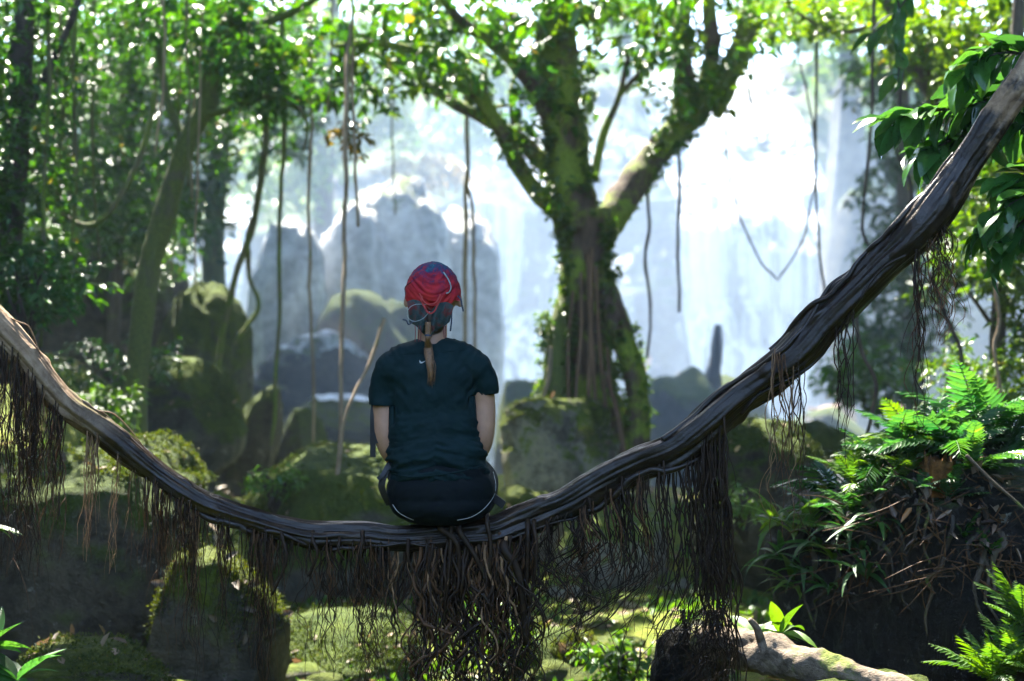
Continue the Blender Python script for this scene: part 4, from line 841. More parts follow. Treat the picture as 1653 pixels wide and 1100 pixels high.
limb(lg, [(1120, 1040, 5.05), (1180, 1046, 5.0), (1260, 1062, 4.9), (1350, 1085, 4.78), (1450, 1112, 4.65), (1540, 1140, 4.55)], [58, 68, 62, 50, 42, 32], None, 'trunk', 'log', 64, .2, 55, 160, 13)
limb(lg, [(1230, 1040, 4.9), (1222, 1015, 4.88), (1210, 1000, 4.87)], 18, 10, 'branch_stub', 'log', 10, .15, 56)
st = hit(1512, 775, MBVH, 0, 5.5); stt = thing('rotten_stump', 'small orange brown rotten stump on top of the mound', 'stump', st-np.array([0, 0, .06]))
mb = MB(); rg = np.random.default_rng(3); aa = np.linspace(0, 2*np.pi, 24, endpoint=False)
for k in range(1):
    rr = .05*(1+.22*rg.normal(size=24)); rows = []
    for z_, f in ((-.06, 1.25), (.0, 1.05), (.045, 1.0), (.07, .98)):
        rows.append(np.stack([st[0]+np.cos(aa)*rr*f, st[1]+np.sin(aa)*rr*f, st[2]+z_+(.018*np.abs(rg.normal(size=24)) if z_ > .05 else 0*aa)], -1))
    rows.append(np.stack([st[0]+np.cos(aa)*rr*.75, st[1]+np.sin(aa)*rr*.75, st[2]+.03+0*aa], -1)); V = np.concatenate(rows+[np.array([st+np.array([0, 0, .02])])])
    mb.add(V, ring_faces(5, 24), np.stack([np.arange(24)+96, (np.arange(24)+1) % 24+96, np.full(24, 120)], -1))
mb.build('wood', plain_mat('rotten_wood', (.13, .055, .014), .9, 30, .8, .8, .2, .02), stt)
sp = thing('dead_stump', 'pointed dark dead stump standing in the spray at the waterfall foot', 'stump', P(1160, 668, 22))
limb(sp, [(1165, 690, 22), (1152, 645, 22), (1150, 610, 22), (1156, 575, 22), (1158, 545, 22), (1159, 524, 22)], [110, 62, 34, 22, 20, 12], None, 'trunk', 'bark_dark', 16, .14, 57, 40)
# litter: sticks and dead leaves on the mound
rg = np.random.default_rng(15); mb = MB(); mt_ = M['root_warm']
lit = thing('twig_litter', 'tangle of dead twigs and rootlets over the dark mound', 'twigs', hit(1480, 820, MBVH))
for k in range(260):
    a = hit(rg.uniform(1300, 1650), rg.uniform(740, 960), MBVH, .012, 5.4); d = rg.normal(size=3)*np.array([.10, .02, .09]); d[2] -= .04
    V, Q, T3 = tube([a, a+d*.5+rg.normal(size=3)*.01, a+d], (rg.uniform(.0015, .004), .001), 5, 8); mb.add(V, Q, T3)
o = mb.build('rootlets', M['root_warm'], lit); o['kind'] = 'stuff'
for k in range(16):                                        # stouter roots gripping the mound
    x, y = rg.uniform(1290, 1640), rg.uniform(770, 900); pts = []
    for j in range(6): pts.append(hit(x, y, MBVH, .006, 5.3)); x += rg.normal()*16; y += rg.uniform(14, 40)
    V, Q, T3 = tube(pts, (rg.uniform(.008, .018), .004), 8, 30, .2, k, 20); mb = MB(); mb.add(V, Q, T3); mb.build('root', M['bark_dark' if k % 2 else 'bark'], lit)
mb = MB(); c_ = np.array([hit(rg.uniform(1330, 1650), rg.uniform(725, 880), MBVH, .008, 5.4) for k in range(110)])
V, Q = leaf_geo(c_, rg.normal(size=(110, 3)), rg.normal(size=(110, 3))*.4+np.array([0, -.3, 1]), rg.uniform(.03, .08, 110), rg.uniform(.015, .035, 110), .4, .5); mb.add(V, Q)
o = mb.build('dead_leaves', leaf_mat('dead_leaf', (.05, .04, .04), (.17, .12, .09), (.3, .14, .03), .45, .1, .1), lit); o['kind'] = 'stuff'
tg = thing('dead_branch', 'broken tan branch lying across the mound at right', 'branch', hit(1600, 790, MBVH, .02))
limb(tg, [(1560, 735, 5.0), (1600, 775, 4.98), (1640, 810, 4.96), (1665, 835, 4.95)], 6, 4, 'stick', 'bark', 8, .1, 58)

# ------------------------------------------------------------------ ferns and leafy plants
def blade(name, L, Wd, nseg=7, droop=.5, fold=.18, power=.8, up=0.0, wave=0.0):
    """single leaf blade along +X, upper side +Z"""
    t = np.linspace(0, 1, nseg+1); w = Wd*.5*np.sin(np.pi*np.clip(t, .02, 1)**power)**.85; w[-1] = 0.0005; w[0] = Wd*.05
    ang = up-droop*t*1.6; dx = np.cos(ang); dz = np.sin(ang); X = np.concatenate([[0], np.cumsum((dx[1:]+dx[:-1])/2)])*L/nseg; Z = np.concatenate([[0], np.cumsum((dz[1:]+dz[:-1])/2)])*L/nseg
    cols = []
    for s in (-1, -.5, 0, .5, 1): cols.append(np.stack([X, s*w, Z+abs(s)*w*fold*2+(wave*Wd*np.sin(t*19)*abs(s) if wave else 0)], -1))
    V = np.stack(cols, 1).reshape(-1, 3); i = (np.arange(nseg)[:, None]*5+np.arange(4)[None, :]).ravel()
    return mesh_np(name, V, [np.stack([i, i+5, i+6, i+1], -1)])
def frond_mesh(name, L, seed, npair=16, wid=.30, droop=.6, ll=.5):
    rg = np.random.default_rng(seed); t = np.linspace(0, 1, 20); ang = .35-droop*t*1.5; X = np.cumsum(np.cos(ang))*L/20; Z = np.cumsum(np.sin(ang))*L/20; C = np.stack([X-X[0], 0*X, Z-Z[0]], -1)
    V, Q, T = tube(C, (L*.008, L*.003), 5, None, raw=True); mb = MB(); mb.add(V, Q, T)
    u = np.linspace(.12, .99, npair); B = []; Dd = []; Ls = []
    for s in (-1, 1):
        for a in u:
            k = a*19; i = int(min(k, 18)); B.append(C[i]+(C[i+1]-C[i])*(k-i)); tg_ = C[i+1]-C[i]; tg_ = tg_/np.linalg.norm(tg_)
            Dd.append(tg_*(.45+.5*a)+np.array([0, s, -.12+.1*rg.normal()])); Ls.append(L*wid*(math.sin(math.pi*min(1, a*.86+.14))**.8)*(1+.1*rg.normal())+L*.02)
    Ls = np.array(Ls); nrm = np.tile([0, 0, 1.], (len(B), 1))+rg.normal(size=(len(B), 3))*.15
    V, Q = leaf_geo(np.array(B), np.array(Dd), nrm, Ls, np.minimum(Ls*ll, L*.87/npair*1.05), .1, .3, (.18, .6)); mb.add(V, Q)
    return mb.mesh(name)
FR = [frond_mesh('frond', .42, s, 17, .24, d, .3) for s, d in ((1, .55), (2, .75), (3, .95))]
FRB = [frond_mesh('frond', .40, s, 11, .30, d, .36) for s, d in ((4, .5), (5, .8))]
FRF = [frond_mesh('frond', .24, s, 15, .20, d, .28) for s, d in ((6, .35), (7, .6))]
ST = [blade('leaf', .24, .028, 8, d, .25, .7) for d in (.6, .9, 1.2)]
BR = [blade('leaf', .21, .088, 9, d, .16, .85, wave=w) for d, w in ((.25, .02), (.45, .03), (.65, .025), (.4, .04))]
SM = [blade('leaf', .11, .034, 7, d, .2, .8) for d in (.3, .6)]
def place(me, parent, rot, loc=(0, 0, 0), s=1.0, mat=None, name=None):
    key = (me.name, mat)
    if mat is not None and (len(me.materials) == 0): me.materials.append(M[mat])
    o = bpy.data.objects.new(name or me.name.split('.')[0], me); COL.objects.link(o); o.parent = parent
    o.matrix_local = Matrix.Translation(Vector([float(x) for x in loc])) @ rot.to_4x4() @ Matrix.Scale(s, 4); return o
def rosette(name, label, cat, loc, meshes, nl, mat, seed, s=(.8, 1.2), pitch=(.1, 1.1), az=(0, 6.283), group=None, roll=.3):
    t = thing(name, label, cat, loc, group); rg = np.random.default_rng(seed); a0 = rg.random()*6
    for k in range(nl):
        a = az[0]+(az[1]-az[0])*((k+.5)/nl)+rg.normal()*.25+(a0 if az[1]-az[0] > 6 else 0)
        R = Matrix.Rotation(a, 3, 'Z') @ Matrix.Rotation(-rg.uniform(*pitch), 3, 'Y') @ Matrix.Rotation(rg.normal()*roll, 3, 'X')
        me = meshes[rg.integers(len(meshes))]
        place(me, t, R, (0, 0, 0), rg.uniform(*s), mat)
    return t
def dup_meshes(ms): return [m_.copy() for m_ in ms]
FRD = dup_meshes(FR)
fern_spots = [(1345, 800, 'broad fern with blue green fronds over the mound left shoulder', FRB, 'leaf_gloss', 7, 1.15), (1395, 745, 'fern with long fronds reaching towards the hanging root strands', FR, 'leaf_fern', 8, 1.1),
              (1450, 735, 'fern standing left of the rotten stump', FR, 'leaf_fern', 8, 1.0), (1475, 700, 'upright fern before the person in orange', FR, 'leaf_fern', 7, .95), (1545, 735, 'fern just right of the rotten stump', FR, 'leaf_fern', 8, 1.0),
              (1590, 700, 'tall fern on the mound crest near the right edge', FR, 'leaf_fern', 9, 1.15), (1640, 690, 'fern cut by the right edge of the picture', FR, 'leaf_fern', 8, 1.2), (1625, 740, 'small fern in front of the tall crest fern', FRF, 'leaf_fern', 9, 1.0),
              (1320, 850, 'low fern on the left flank of the mound', FR, 'leaf_fresh', 7, .7), (1555, 870, 'small teal fern on the dark earth face', FRF, 'leaf_gloss', 7, .7), (1490, 790, 'sparse fern below the rotten stump', FRF, 'leaf_fern', 6, .9), (1420, 800, 'small fern in the middle of the mound top', FRF, 'leaf_fern', 8, 1.0),
              (1360, 760, 'pale fern between the broad fern and the root strands', FRF, 'leaf_fresh', 10, 1.3), (1510, 715, 'fern directly behind the rotten stump', FR, 'leaf_fern', 8, .9), (1570, 760, 'drooping fern right below the tall crest fern', FR, 'leaf_gloss', 8, .8), (1860, 800, 'fern half in shade at the right end of the earth face', FRF, 'leaf_fern', 8, 1.2),
              (1465, 770, 'tiny fern left of the stump foot', FRF, 'leaf_fresh', 8, .8), (1380, 830, 'fern above the strap leaved plants', FRF, 'leaf_fern', 9, 1.2), (1530, 810, 'fern rooted in the twig litter', FRF, 'leaf_fern', 7, .9), (1600, 900, 'little fern low on the dark earth face', FRF, 'leaf_gloss', 6, .8), (1450, 690, 'tall thin fern left of the upright one', FR, 'leaf_fresh', 6, .9)]
for k, (x, y, lb, ms, mt, nl, s) in enumerate(fern_spots):
    ms2 = [m_.copy() for m_ in ms]; l = hit(x, y, MBVH, -.01, 5.6)
    rosette('fern', lb, 'fern', l, ms2, nl+4, mt, 700+k, (.42*s, .9*s), (.15, 1.15), group='ferns on the mound')
strap = [(1262, 905, 'strap leaved plant lowest on the left of the mound'), (1285, 870, 'strap leaved plant beside the dangling root ends'), (1300, 925, 'strap leaved plant above the fallen log'), (1325, 885, 'strap leaved plant in the middle of the left flank'), (1350, 915, 'strap leaved plant with drooping tips over the earth face'),
         (1370, 860, 'strap leaved plant high on the left flank'), (1390, 900, 'strap leaved plant right of the drooping one'), (1255, 850, 'light green strap leaved plant at the mound outer edge'), (1415, 850, 'strap leaved plant beside the bare dark earth'), (1310, 830, 'strap leaved plant below the broad fern'), (1280, 950, 'strap leaved plant nearest to the log'), (1400, 935, 'small strap leaved plant over the dark hollow'), (1340, 955, 'strap leaved plant hanging lowest over the log')]
for k, (x, y, lb) in enumerate(strap):
    rosette('strap_leaf_plant', lb, 'plant', hit(x, y, MBVH, .0, 5.3), [m_.copy() for m_ in ST], 17, ['leaf_fern', 'leaf_fresh', 'leaf_fern'][k % 3], 740+k, (.6, 1.05), (.2, 1.3), group='strap leaved plants on the mound')
for k, (x, y, lb, nl) in enumerate([(1215, 1010, 'young plant with broad leaves sprouting above the log', 8), (1260, 1000, 'second young leafy sprout behind the log', 7)]):
    rosette('leafy_sprout', lb, 'plant', P(x, y+25, 5.15), [m_.copy() for m_ in SM], nl, 'leaf_fresh', 770+k, (1., 1.7), (.2, 1.2))
for k, (x, y, lb, nl) in enumerate([(1640, 1085, 'bright lacy fern clump in the bottom right corner', 18), (1600, 1100, 'lacy fern leaning out at the bottom right', 13), (1650, 1010, 'upper lacy fern at the bottom right edge', 14)]):
    l = P(x, y, 4.85); rosette('lacy_fern', lb, 'fern', l, [m_.copy() for m_ in FRF], nl, 'leaf_fresh', 780+k, (.7, 1.1), (.3, 1.35), group='bright ferns in the bottom right corner')
boulder('dark earth lump carrying the bright corner ferns', 1670, 1120, 75, 130, 5.0, 'soil', seed=131, depth=.8)
for k, (x, y, lb, nl) in enumerate([(28, 1100, 'glossy leaved plant in the bottom left corner', 15), (-20, 1050, 'glossy leaved plant cut by the lower left edge', 10)]):
    rosette('corner_plant', lb, 'plant', P(x, y, 4.55), [m_.copy() for m_ in SM], nl, 'leaf_gloss' if k else 'leaf_fern', 790+k, (1.1, 1.75), (.05, .9))
boulder('dark stone carrying the bottom left plants', 10, 1150, 110, 60, 4.6, 'rock_dark', seed=133, depth=.6)

# big glossy leaves at the upper right: stems in mesh, each leaf a part
def leafy_branch(name, label, stems, seed, D, every=26, size=1.0):
    t = thing(name, label, 'shrub', P(stems[0][0][0], stems[0][0][1], D)); rg = np.random.default_rng(seed); org = parent_loc(t); ms = [m_.copy() for m_ in BR]
    for st_ in stems:
        C = catmull(np.array([P(a, b, D+dd) for a, b, dd in st_]), 30); V, Q, T = tube(C, (.007, .003), 6, 30, raw=False); mb = MB(); mb.add(V, Q, T); mb.build('stem', M['bark_dark'], t)
        ln = np.linalg.norm(np.diff(C, axis=0), axis=1).sum(); nlv = int(ln*FPX/D/every*2)
        for k in range(nlv):
            f = (k+.5)/nlv; c_ = C[int(f*29)]; tgv = norm(C[min(29, int(f*29)+1)]-C[max(0, int(f*29)-1)]); sd = -1 if k % 2 else 1
            d = tgv*.75+np.array([0, -.35*rg.random(), 0])+np.array([.2*rg.normal(), .35*rg.normal(), sd*.45-.25+.2*rg.normal()]); d = norm(d)
            u = np.array([.25*rg.normal(), .1+.35*rg.normal(), .8]); s_ = norm(np.cross(u, d)); u = np.cross(d, s_)
            R = Matrix(((d[0], s_[0], u[0]), (d[1], s_[1], u[1]), (d[2], s_[2], u[2])))
            place(ms[rg.integers(len(ms))], t, R, c_-org, size*rg.uniform(.7, 1.15), 'leaf_gloss')
    return t
leafy_branch('broadleaf_shrub', 'shrub with large glossy leaves reaching in from the upper right', [[(1690, 95, 0), (1630, 85, -.05), (1585, 95, -.1), (1550, 120, -.12)], [(1690, 150, .1), (1610, 160, .05), (1540, 175, 0), (1470, 185, -.05), (1430, 195, -.08)], [(1690, 190, .1), (1600, 205, .1), (1540, 225, .05), (1485, 255, 0)], [(1690, 130, .2), (1860, 130, .2), (1560, 140, .18)]], 800, 5.35, 11.5, .92)
leafy_branch('broadleaf_shrub', 'large glossy leaves hanging below the vine at the right edge', [[(1700, 300, 0), (1650, 320, -.05), (1610, 345, -.08), (1575, 385, -.1)], [(1700, 330, 0), (1660, 350, 0), (1625, 385, -.02), (1605, 420, -.04)], [(1700, 280, .1), (1650, 285, .1), (1610, 300, .1)]], 801, 5.1, 14, .85)
leafy_branch('broadleaf_shrub', 'small leafy twig hanging beside the knotted liana', [[(1450, -20, 0), (1452, 60, 0), (1450, 130, 0)], [(1480, -30, .1), (1440, 30, .1), (1400, 60, .1)]], 802, 7.5, 26, .8)
rosette('corner_plant', 'single green leaf tip poking in at the left edge', 'plant', P(-25, 855, 4.6), [m_.copy() for m_ in SM], 3, 'leaf_fresh', 795, (1, 1.3), (0, .3), (-.4, .4))

# ------------------------------------------------------------------ people
def sphere_geo(c, r, rot=None, nu=20, nv=14):
    u = np.linspace(0, 2*np.pi, nu, endpoint=False); v = np.linspace(0, np.pi, nv)[1:-1]
    ring = np.stack([np.outer(np.sin(v), np.cos(u)), np.outer(np.sin(v), np.sin(u)), np.outer(np.cos(v), np.ones(nu))], -1).reshape(-1, 3)
    V = np.vstack([ring, [0, 0, 1], [0, 0, -1]])*np.asarray(r, float)*np.ones(3)
    if rot is not None: V = V@np.array(rot).T
    k = len(v)*nu; j = np.arange(nu); Q = ring_faces(len(v), nu)[:, ::-1]
    T = np.vstack([np.stack([np.full(nu, k), j, (j+1) % nu], -1), np.stack([np.full(nu, k+1), (len(v)-1)*nu+(j+1) % nu, (len(v)-1)*nu+j], -1)])
    return V+np.asarray(c), Q, T
def blob_mesh(name, pieces, voxel, smooth=6, flat_ends=False):
    mb = MB()
    for pc in pieces:
        if pc[0] == 'e':
            rot = Euler(pc[3]).to_matrix() if len(pc) > 3 else None; V, Q, T = sphere_geo(pc[1], pc[2], rot); mb.add(V, Q, T)
        elif pc[0] == 'c':
            _, a, b, ra, rb = pc[:5]; V, Q, T = tube([a, b], (ra, rb), 20, 6); mb.add(V, Q[:, ::-1], T[:, ::-1])
            if not (len(pc) > 5 and pc[5] == 'flat'): 
                V, Q, T = sphere_geo(b, rb); mb.add(V, Q, T)
            V, Q, T = sphere_geo(a, ra); mb.add(V, Q, T)
        elif pc[0] == 'p':
            V, Q, T = tube(pc[1], pc[2], 20, 8*len(pc[1])); mb.add(V, Q[:, ::-1], T[:, ::-1]); V, Q, T = sphere_geo(pc[1][0], pc[2][0]); mb.add(V, Q, T); V, Q, T = sphere_geo(pc[1][-1], pc[2][-1]); mb.add(V, Q, T)
    o = obj('tmp', mb.mesh('tmp'))
    rm = o.modifiers.new('r', 'REMESH'); rm.mode = 'VOXEL'; rm.voxel_size = voxel; rm.use_smooth_shade = True
    sm = o.modifiers.new('s', 'SMOOTH'); sm.iterations = smooth; sm.factor = .5
    bpy.context.view_layer.update(); dg = bpy.context.evaluated_depsgraph_get(); me = bpy.data.meshes.new_from_object(o.evaluated_get(dg)); me.name = name
    old = o.data; bpy.data.objects.remove(o); bpy.data.meshes.remove(old); me.materials.clear()
    me.polygons.foreach_set('use_smooth', np.ones(len(me.polygons), bool)); return me
def mget(me):
    V = np.zeros(len(me.vertices)*3, np.float32); me.vertices.foreach_get('co', V); N = np.zeros(len(me.vertices)*3, np.float32); me.vertex_normals.foreach_get('vector', N); return V.reshape(-1, 3).astype(float), N.reshape(-1, 3).astype(float)
def mset(me, V): me.vertices.foreach_set('co', np.asarray(V, np.float32).ravel()); me.update()
def bvh_of(me, off):
    V, _ = mget(me); return BVHTree.FromPolygons([tuple(x+off) for x in V], [tuple(p.vertices) for p in me.polygons])

def cloth_mat(name, c, rough=.8, nscale=900, sheen=.1, var=.2):
    m, n, out = new_mat(name); v = ocoords(n); t = noise_tex(n, nscale, 2, .5, v); t2 = noise_tex(n, 9, 4, .6, v)
    r = ramp(n, t2.outputs['Fac'], [(.3, [x*(1-var) for x in c]), (.7, [x*(1+var) for x in c])])
    p = node(n, 'ShaderNodeBsdfPrincipled'); lk(n, r.outputs[0], p.inputs['Base Color']); p.inputs['Roughness'].default_value = rough; p.inputs['Sheen Weight'].default_value = 0; p.inputs['Specular IOR Level'].default_value = .15
    lk(n, bump(n, t.outputs['Fac'], .25, .001), p.inputs['Normal']); lk(n, p.outputs[0], out.inputs[0]); return m
def skin_mat(name, c):
    m, n, out = new_mat(name); v = ocoords(n); t = noise_tex(n, 22, 5, .6, v); t2 = noise_tex(n, 300, 3, .6, v)
    r = ramp(n, t.outputs['Fac'], [(.3, [x*.85 for x in c]), (.7, [x*1.1 for x in c])]); p = node(n, 'ShaderNodeBsdfPrincipled'); lk(n, r.outputs[0], p.inputs['Base Color']); p.inputs['Roughness'].default_value = .5
    p.inputs['Subsurface Weight'].default_value = .08; p.inputs['Subsurface Radius'].default_value = (.02, .008, .005)
    lk(n, bump(n, t2.outputs['Fac'], .15, .001), p.inputs['Normal']); lk(n, p.outputs[0], out.inputs[0]); return m
M['skin'] = skin_mat('skin', (.40, .215, .135))
M['shirt'] = cloth_mat('shirt', (.0035, .015, .0165)); M['shorts'] = cloth_mat('shorts', (.002, .0045, .006)); M['white_trim'] = plain_mat('white_trim', (.42, .42, .40), .7)
M['hair'] = plain_mat('hair', (.05, .028, .015), .45, 200, .5, .5); M['strap'] = plain_mat('strap', (.006, .006, .007), .6, 200, .3)
# ponytail fibres
m, n, out = new_mat('ponytail'); v = ocoords(n, (1, 1, .04)); t1 = noise_tex(n, 420, 4, .7, v); r_ = ramp(n, t1.outputs['Fac'], [(.3, (.06, .028, .012)), (.7, (.30, .15, .065))]); p = node(n, 'ShaderNodeBsdfPrincipled'); lk(n, r_.outputs[0], p.inputs['Base Color']); p.inputs['Roughness'].default_value = .4
lk(n, bump(n, t1.outputs['Fac'], .8, .004), p.inputs['Normal']); lk(n, p.outputs[0], out.inputs[0]); M['ponytail'] = m
# tie dyed scarf
m, n, out = new_mat('scarf'); v = ocoords(n); g = node(n, 'ShaderNodeSeparateXYZ'); lk(n, v, g.inputs[0]); t1 = noise_tex(n, 17, 6, .75, v, 2.0); t2 = noise_tex(n, 600, 2, .5, v)
ad = node(n, 'ShaderNodeMath', operation='MULTIPLY_ADD'); lk(n, t1.outputs['Fac'], ad.inputs[0]); ad.inputs[1].default_value = .34; lk(n, g.outputs['Z'], ad.inputs[2])
ax = node(n, 'ShaderNodeMath', operation='MULTIPLY_ADD'); lk(n, g.outputs['X'], ax.inputs[0]); ax.inputs[1].default_value = .16; lk(n, ad.outputs[0], ax.inputs[2])
mr = node(n, 'ShaderNodeMapRange'); lk(n, ax.outputs[0], mr.inputs[0]); mr.inputs[1].default_value = .79; mr.inputs[2].default_value = 1.11
r_ = ramp(n, mr.outputs[0], [(.0, (.10, .16, .17)), (.16, (.30, .10, .08)), (.26, (.42, .030, .022)), (.5, (.36, .022, .03)), (.64, (.20, .02, .04)), (.74, (.035, .03, .08)), (.82, (.012, .07, .10)), (.9, (.05, .15, .17)), (.95, (.25, .03, .04)), (1, (.02, .05, .09))])
p = node(n, 'ShaderNodeBsdfPrincipled'); lk(n, r_.outputs[0], p.inputs['Base Color']); p.inputs['Roughness'].default_value = .9; p.inputs['Specular IOR Level'].default_value = .1
lk(n, bump(n, t2.outputs['Fac'], .3, .001), p.inputs['Normal']); lk(n, p.outputs[0], out.inputs[0]); M['scarf'] = m
m, n, out = new_mat('scarf_tail'); tt_ = noise_tex(n, 16, 5, .7, ocoords(n), 1.0); rp = ramp(n, tt_.outputs['Fac'], [(.35, (.012, .03, .036)), (.5, (.045, .07, .072)), (.6, (.10, .035, .035)), (.7, (.22, .025, .025))]); p = node(n, 'ShaderNodeBsdfPrincipled'); lk(n, rp.outputs[0], p.inputs['Base Color']); p.inputs['Roughness'].default_value = .9; lk(n, p.outputs[0], out.inputs[0]); M['scarf_tail'] = m; M['cord_red'] = plain_mat('cord_red', (.36, .03, .025), .7); M['cord_white'] = plain_mat('cord_white', (.22, .26, .26), .8); M['cord_navy'] = plain_mat('cord_navy', (.015, .03, .06), .7); M['cord_maroon'] = plain_mat('cord_maroon', (.11, .012, .02), .7)

SEAT = np.array([(712-CX)/475.4, 4.83, CAMZ-(840-CY)/475.4])
w = thing('person', 'woman in dark teal shirt and black shorts sitting on the vine, seen from behind', 'person', SEAT)
LA, RA = [(-.177, .02, .51), (-.196, .045, .40), (-.180, .06, .235), (-.10, .24, .15)], [(.116, .02, .52), (.142, .045, .41), (.134, .065, .25), (.05, .25, .15)]
def hand(wr, d, side):
    wr = np.array(wr); d = norm(np.array(d)); sdv = np.array([side, 0, 0.]); out_ = [('e', wr+d*.045, (.036, .048, .016), (0.15, 0, -side*.5))]
    for k, (o_, l) in enumerate(((-.03, .055), (-.011, .072), (.010, .078), (.030, .068))):
        b = wr+d*.075+np.array([o_*1.0, 0, 0]); e1 = b+d*l*.55+np.array([0, 0, -.006]); e2 = e1+d*l*.4+np.array([0, 0, -.024]); out_.append(('p', [b, e1, e2], [.0085, .008, .0068]))
    tb = wr+d*.02-sdv*-.03*(-1); e1 = tb+d*.03-sdv*.022; out_.append(('p', [wr+d*.015, tb+d*.012-sdv*.012, e1+d*.02], [.011, .0095, .008])); return out_
body = [('e', (0, .03, .10), (.165, .125, .11)), ('e', (-.015, .035, .24), (.130, .092, .13)), ('e', (-.028, .035, .41), (.130, .095, .15)), ('e', (-.030, .025, .515), (.145, .070, .06)),
        ('e', (-.175, .02, .51), (.044, .042, .042)), ('e', (.114, .02, .52), (.044, .042, .042)), ('c', (-.032, .02, .57), (-.03, .035, .69), .052, .050),
        ('p', LA, [.042, .041, .035, .026]), ('p', RA, [.042, .041, .035, .026]),
        ('e', (-.03, .05, .765), (.078, .098, .105)), ('e', (-.03, .085, .705), (.056, .06, .052)), ('e', (-.03, .146, .735), (.013, .016, .022)), ('e', (-.03, .142, .703), (.022, .012, .007)),
        ('e', (-.056, .136, .765), (.014, .012, .009)), ('e', (-.004, .136, .765), (.014, .012, .009)), ('e', (-.118, .05, .752), (.010, .020, .032), (0, .2, .5)), ('e', (.058, .05, .752), (.010, .020, .032), (0, -.2, -.5)),
        ('p', [(-.085, .06, .085), (-.085, .26, .10), (-.05, .44, .10), (-.03, .47, .06), (.0, .475, -.12), (.02, .465, -.33)], [.085, .075, .058, .054, .050, .034]), ('p', [(.085, .06, .085), (.085, .26, .10), (.075, .44, .10), (.085, .47, .06), (.12, .475, -.12), (.14, .465, -.33)], [.085, .075, .058, .054, .050, .034])]
body += hand((-.10, .24, .15), (.75, .6, -.12), 1)+hand((.05, .25, .15), (-.75, .6, -.12), -1)
bm_ = blob_mesh('body', body, .0062, 5); obj('body', bm_, M['skin'], w)
# shirt
sh = [('e', (-.018, .03, .215), (.166, .124, .12)), ('e', (-.026, .032, .31), (.156, .110, .14)), ('e', (-.030, .032, .43), (.146, .110, .15)), ('e', (-.030, .028, .485), (.158, .100, .115)), ('p', [(-.176, .02, .510), (-.11, .02, .546), (-.03, .02, .576), (.05, .02, .552), (.118, .02, .520)], [.056, .058, .056, .058, .056]),
      ('p', [(-.150, .02, .525), (-.184, .022, .50), (-.200, .035, .45), (-.204, .044, .37)], [.048, .049, .048, .047]), ('p', [(.095, .02, .535), (.128, .022, .51), (.146, .033, .47), (.150, .044, .405)], [.048, .049, .048, .046]), ('e', (-.01, .03, .155), (.166, .130, .06))]
sm_ = blob_mesh('shirt', sh, .0058, 16); V, N = mget(sm_)
# cut cuffs, hem and neckline clean: flatten what lies past each plane
def flatten(V, pt, nrm, lim=.1, cen=None, rad=1e9):
    nrm = norm(np.array(nrm)); d = (V-np.array(pt))@nrm; r_ = np.linalg.norm(V-np.array(pt), axis=1); k = (d > 0) & (r_ < rad); V = V.copy(); V[k] = V[k]-nrm*d[k][:, None]*.96; return V
wz = np.clip((.40-V[:, 2])/.2, 0, 1)*np.clip((V[:, 2]-.10)/.05, 0, 1)
f1 = fbm(np.stack([V[:, 0]*7+V[:, 2]*3, V[:, 1]*7, V[:, 2]*38+V[:, 0]*9*np.sign(V[:, 0]+.02)], -1), 3); f2 = fbm(np.stack([V[:, 0]*16+V[:, 2]*11, V[:, 1]*12, V[:, 2]*13-V[:, 0]*10], -1)+30, 3)
arm = np.exp(-((np.abs(V[:, 0]+.03)-.125)/.05)**2)*np.clip((V[:, 2]-.36)/.08, 0, 1); f3 = fbm(np.stack([V[:, 0]*30-V[:, 2]*18*np.sign(V[:, 0]+.03), V[:, 1]*10, V[:, 2]*9], -1)+70, 2)
V = V+N*((1-np.abs(f1)*2.4)*.015*wz+f2*.010+(1-np.abs(f3)*2.2)*.0055*arm)[:, None]
V = flatten(V, (-.203, .042, .392), (-.05, .06, -1), rad=.09); V = flatten(V, (.150, .042, .428), (.06, .06, -1), rad=.09)
mset(sm_, V); shirt = obj('shirt', sm_, M['shirt'], w)
so = [('e', (-.002, .028, .100), (.186, .142, .108)), ('e', (-.005, .03, .165), (.165, .130, .06)), ('e', (0, .02, .055), (.178, .135, .077)), ('p', [(-.09, .08, .082), (-.085, .25, .10)], [.098, .090]), ('p', [(.09, .08, .082), (.097, .25, .10)], [.098, .094])]
so_ = blob_mesh('shorts', so, .0065, 6); V, N = mget(so_)
f1 = fbm(np.stack([V[:, 0]*9, V[:, 1]*9, V[:, 2]*26+np.abs(V[:, 0])*12], -1)+11, 3); V = V+N*((1-np.abs(f1)*2)*.003)[:, None]; V[:, 2] = np.maximum(V[:, 2], -.02); mset(so_, V); shorts = obj('shorts', so_, M['shorts'], w)
SHB = bvh_of(sm_, SEAT); SOB = bvh_of(so_, SEAT)
def on(px, py, bvh, off, D=4.74): return hit(px, py, bvh, off, D)
def cord(pts, bvh, off, r, name, mat, parent, nn=None, D=4.74, sides=7):
    q = catmull(np.array(pts, float), nn or 6*len(pts)); C = np.array([on(a, b, bvh, off, D) for a, b in q]); C[1:-1] = (C[:-2]+2*C[1:-1]+C[2:])/4
    V, Q, T = tube(C, r, sides, None, raw=True); mb = MB(); mb.add(V, Q, T); return mb.build(name, M[mat], parent)
cord([(634, 815), (642, 826), (654, 834), (668, 840)], SOB, .0005, .0011, 'piping', 'white_trim', shorts)
cord([(738, 840), (758, 836), (776, 826), (790, 812), (799, 796), (800, 780), (796, 762)], SOB, .0005, .0011, 'piping', 'white_trim', shorts)
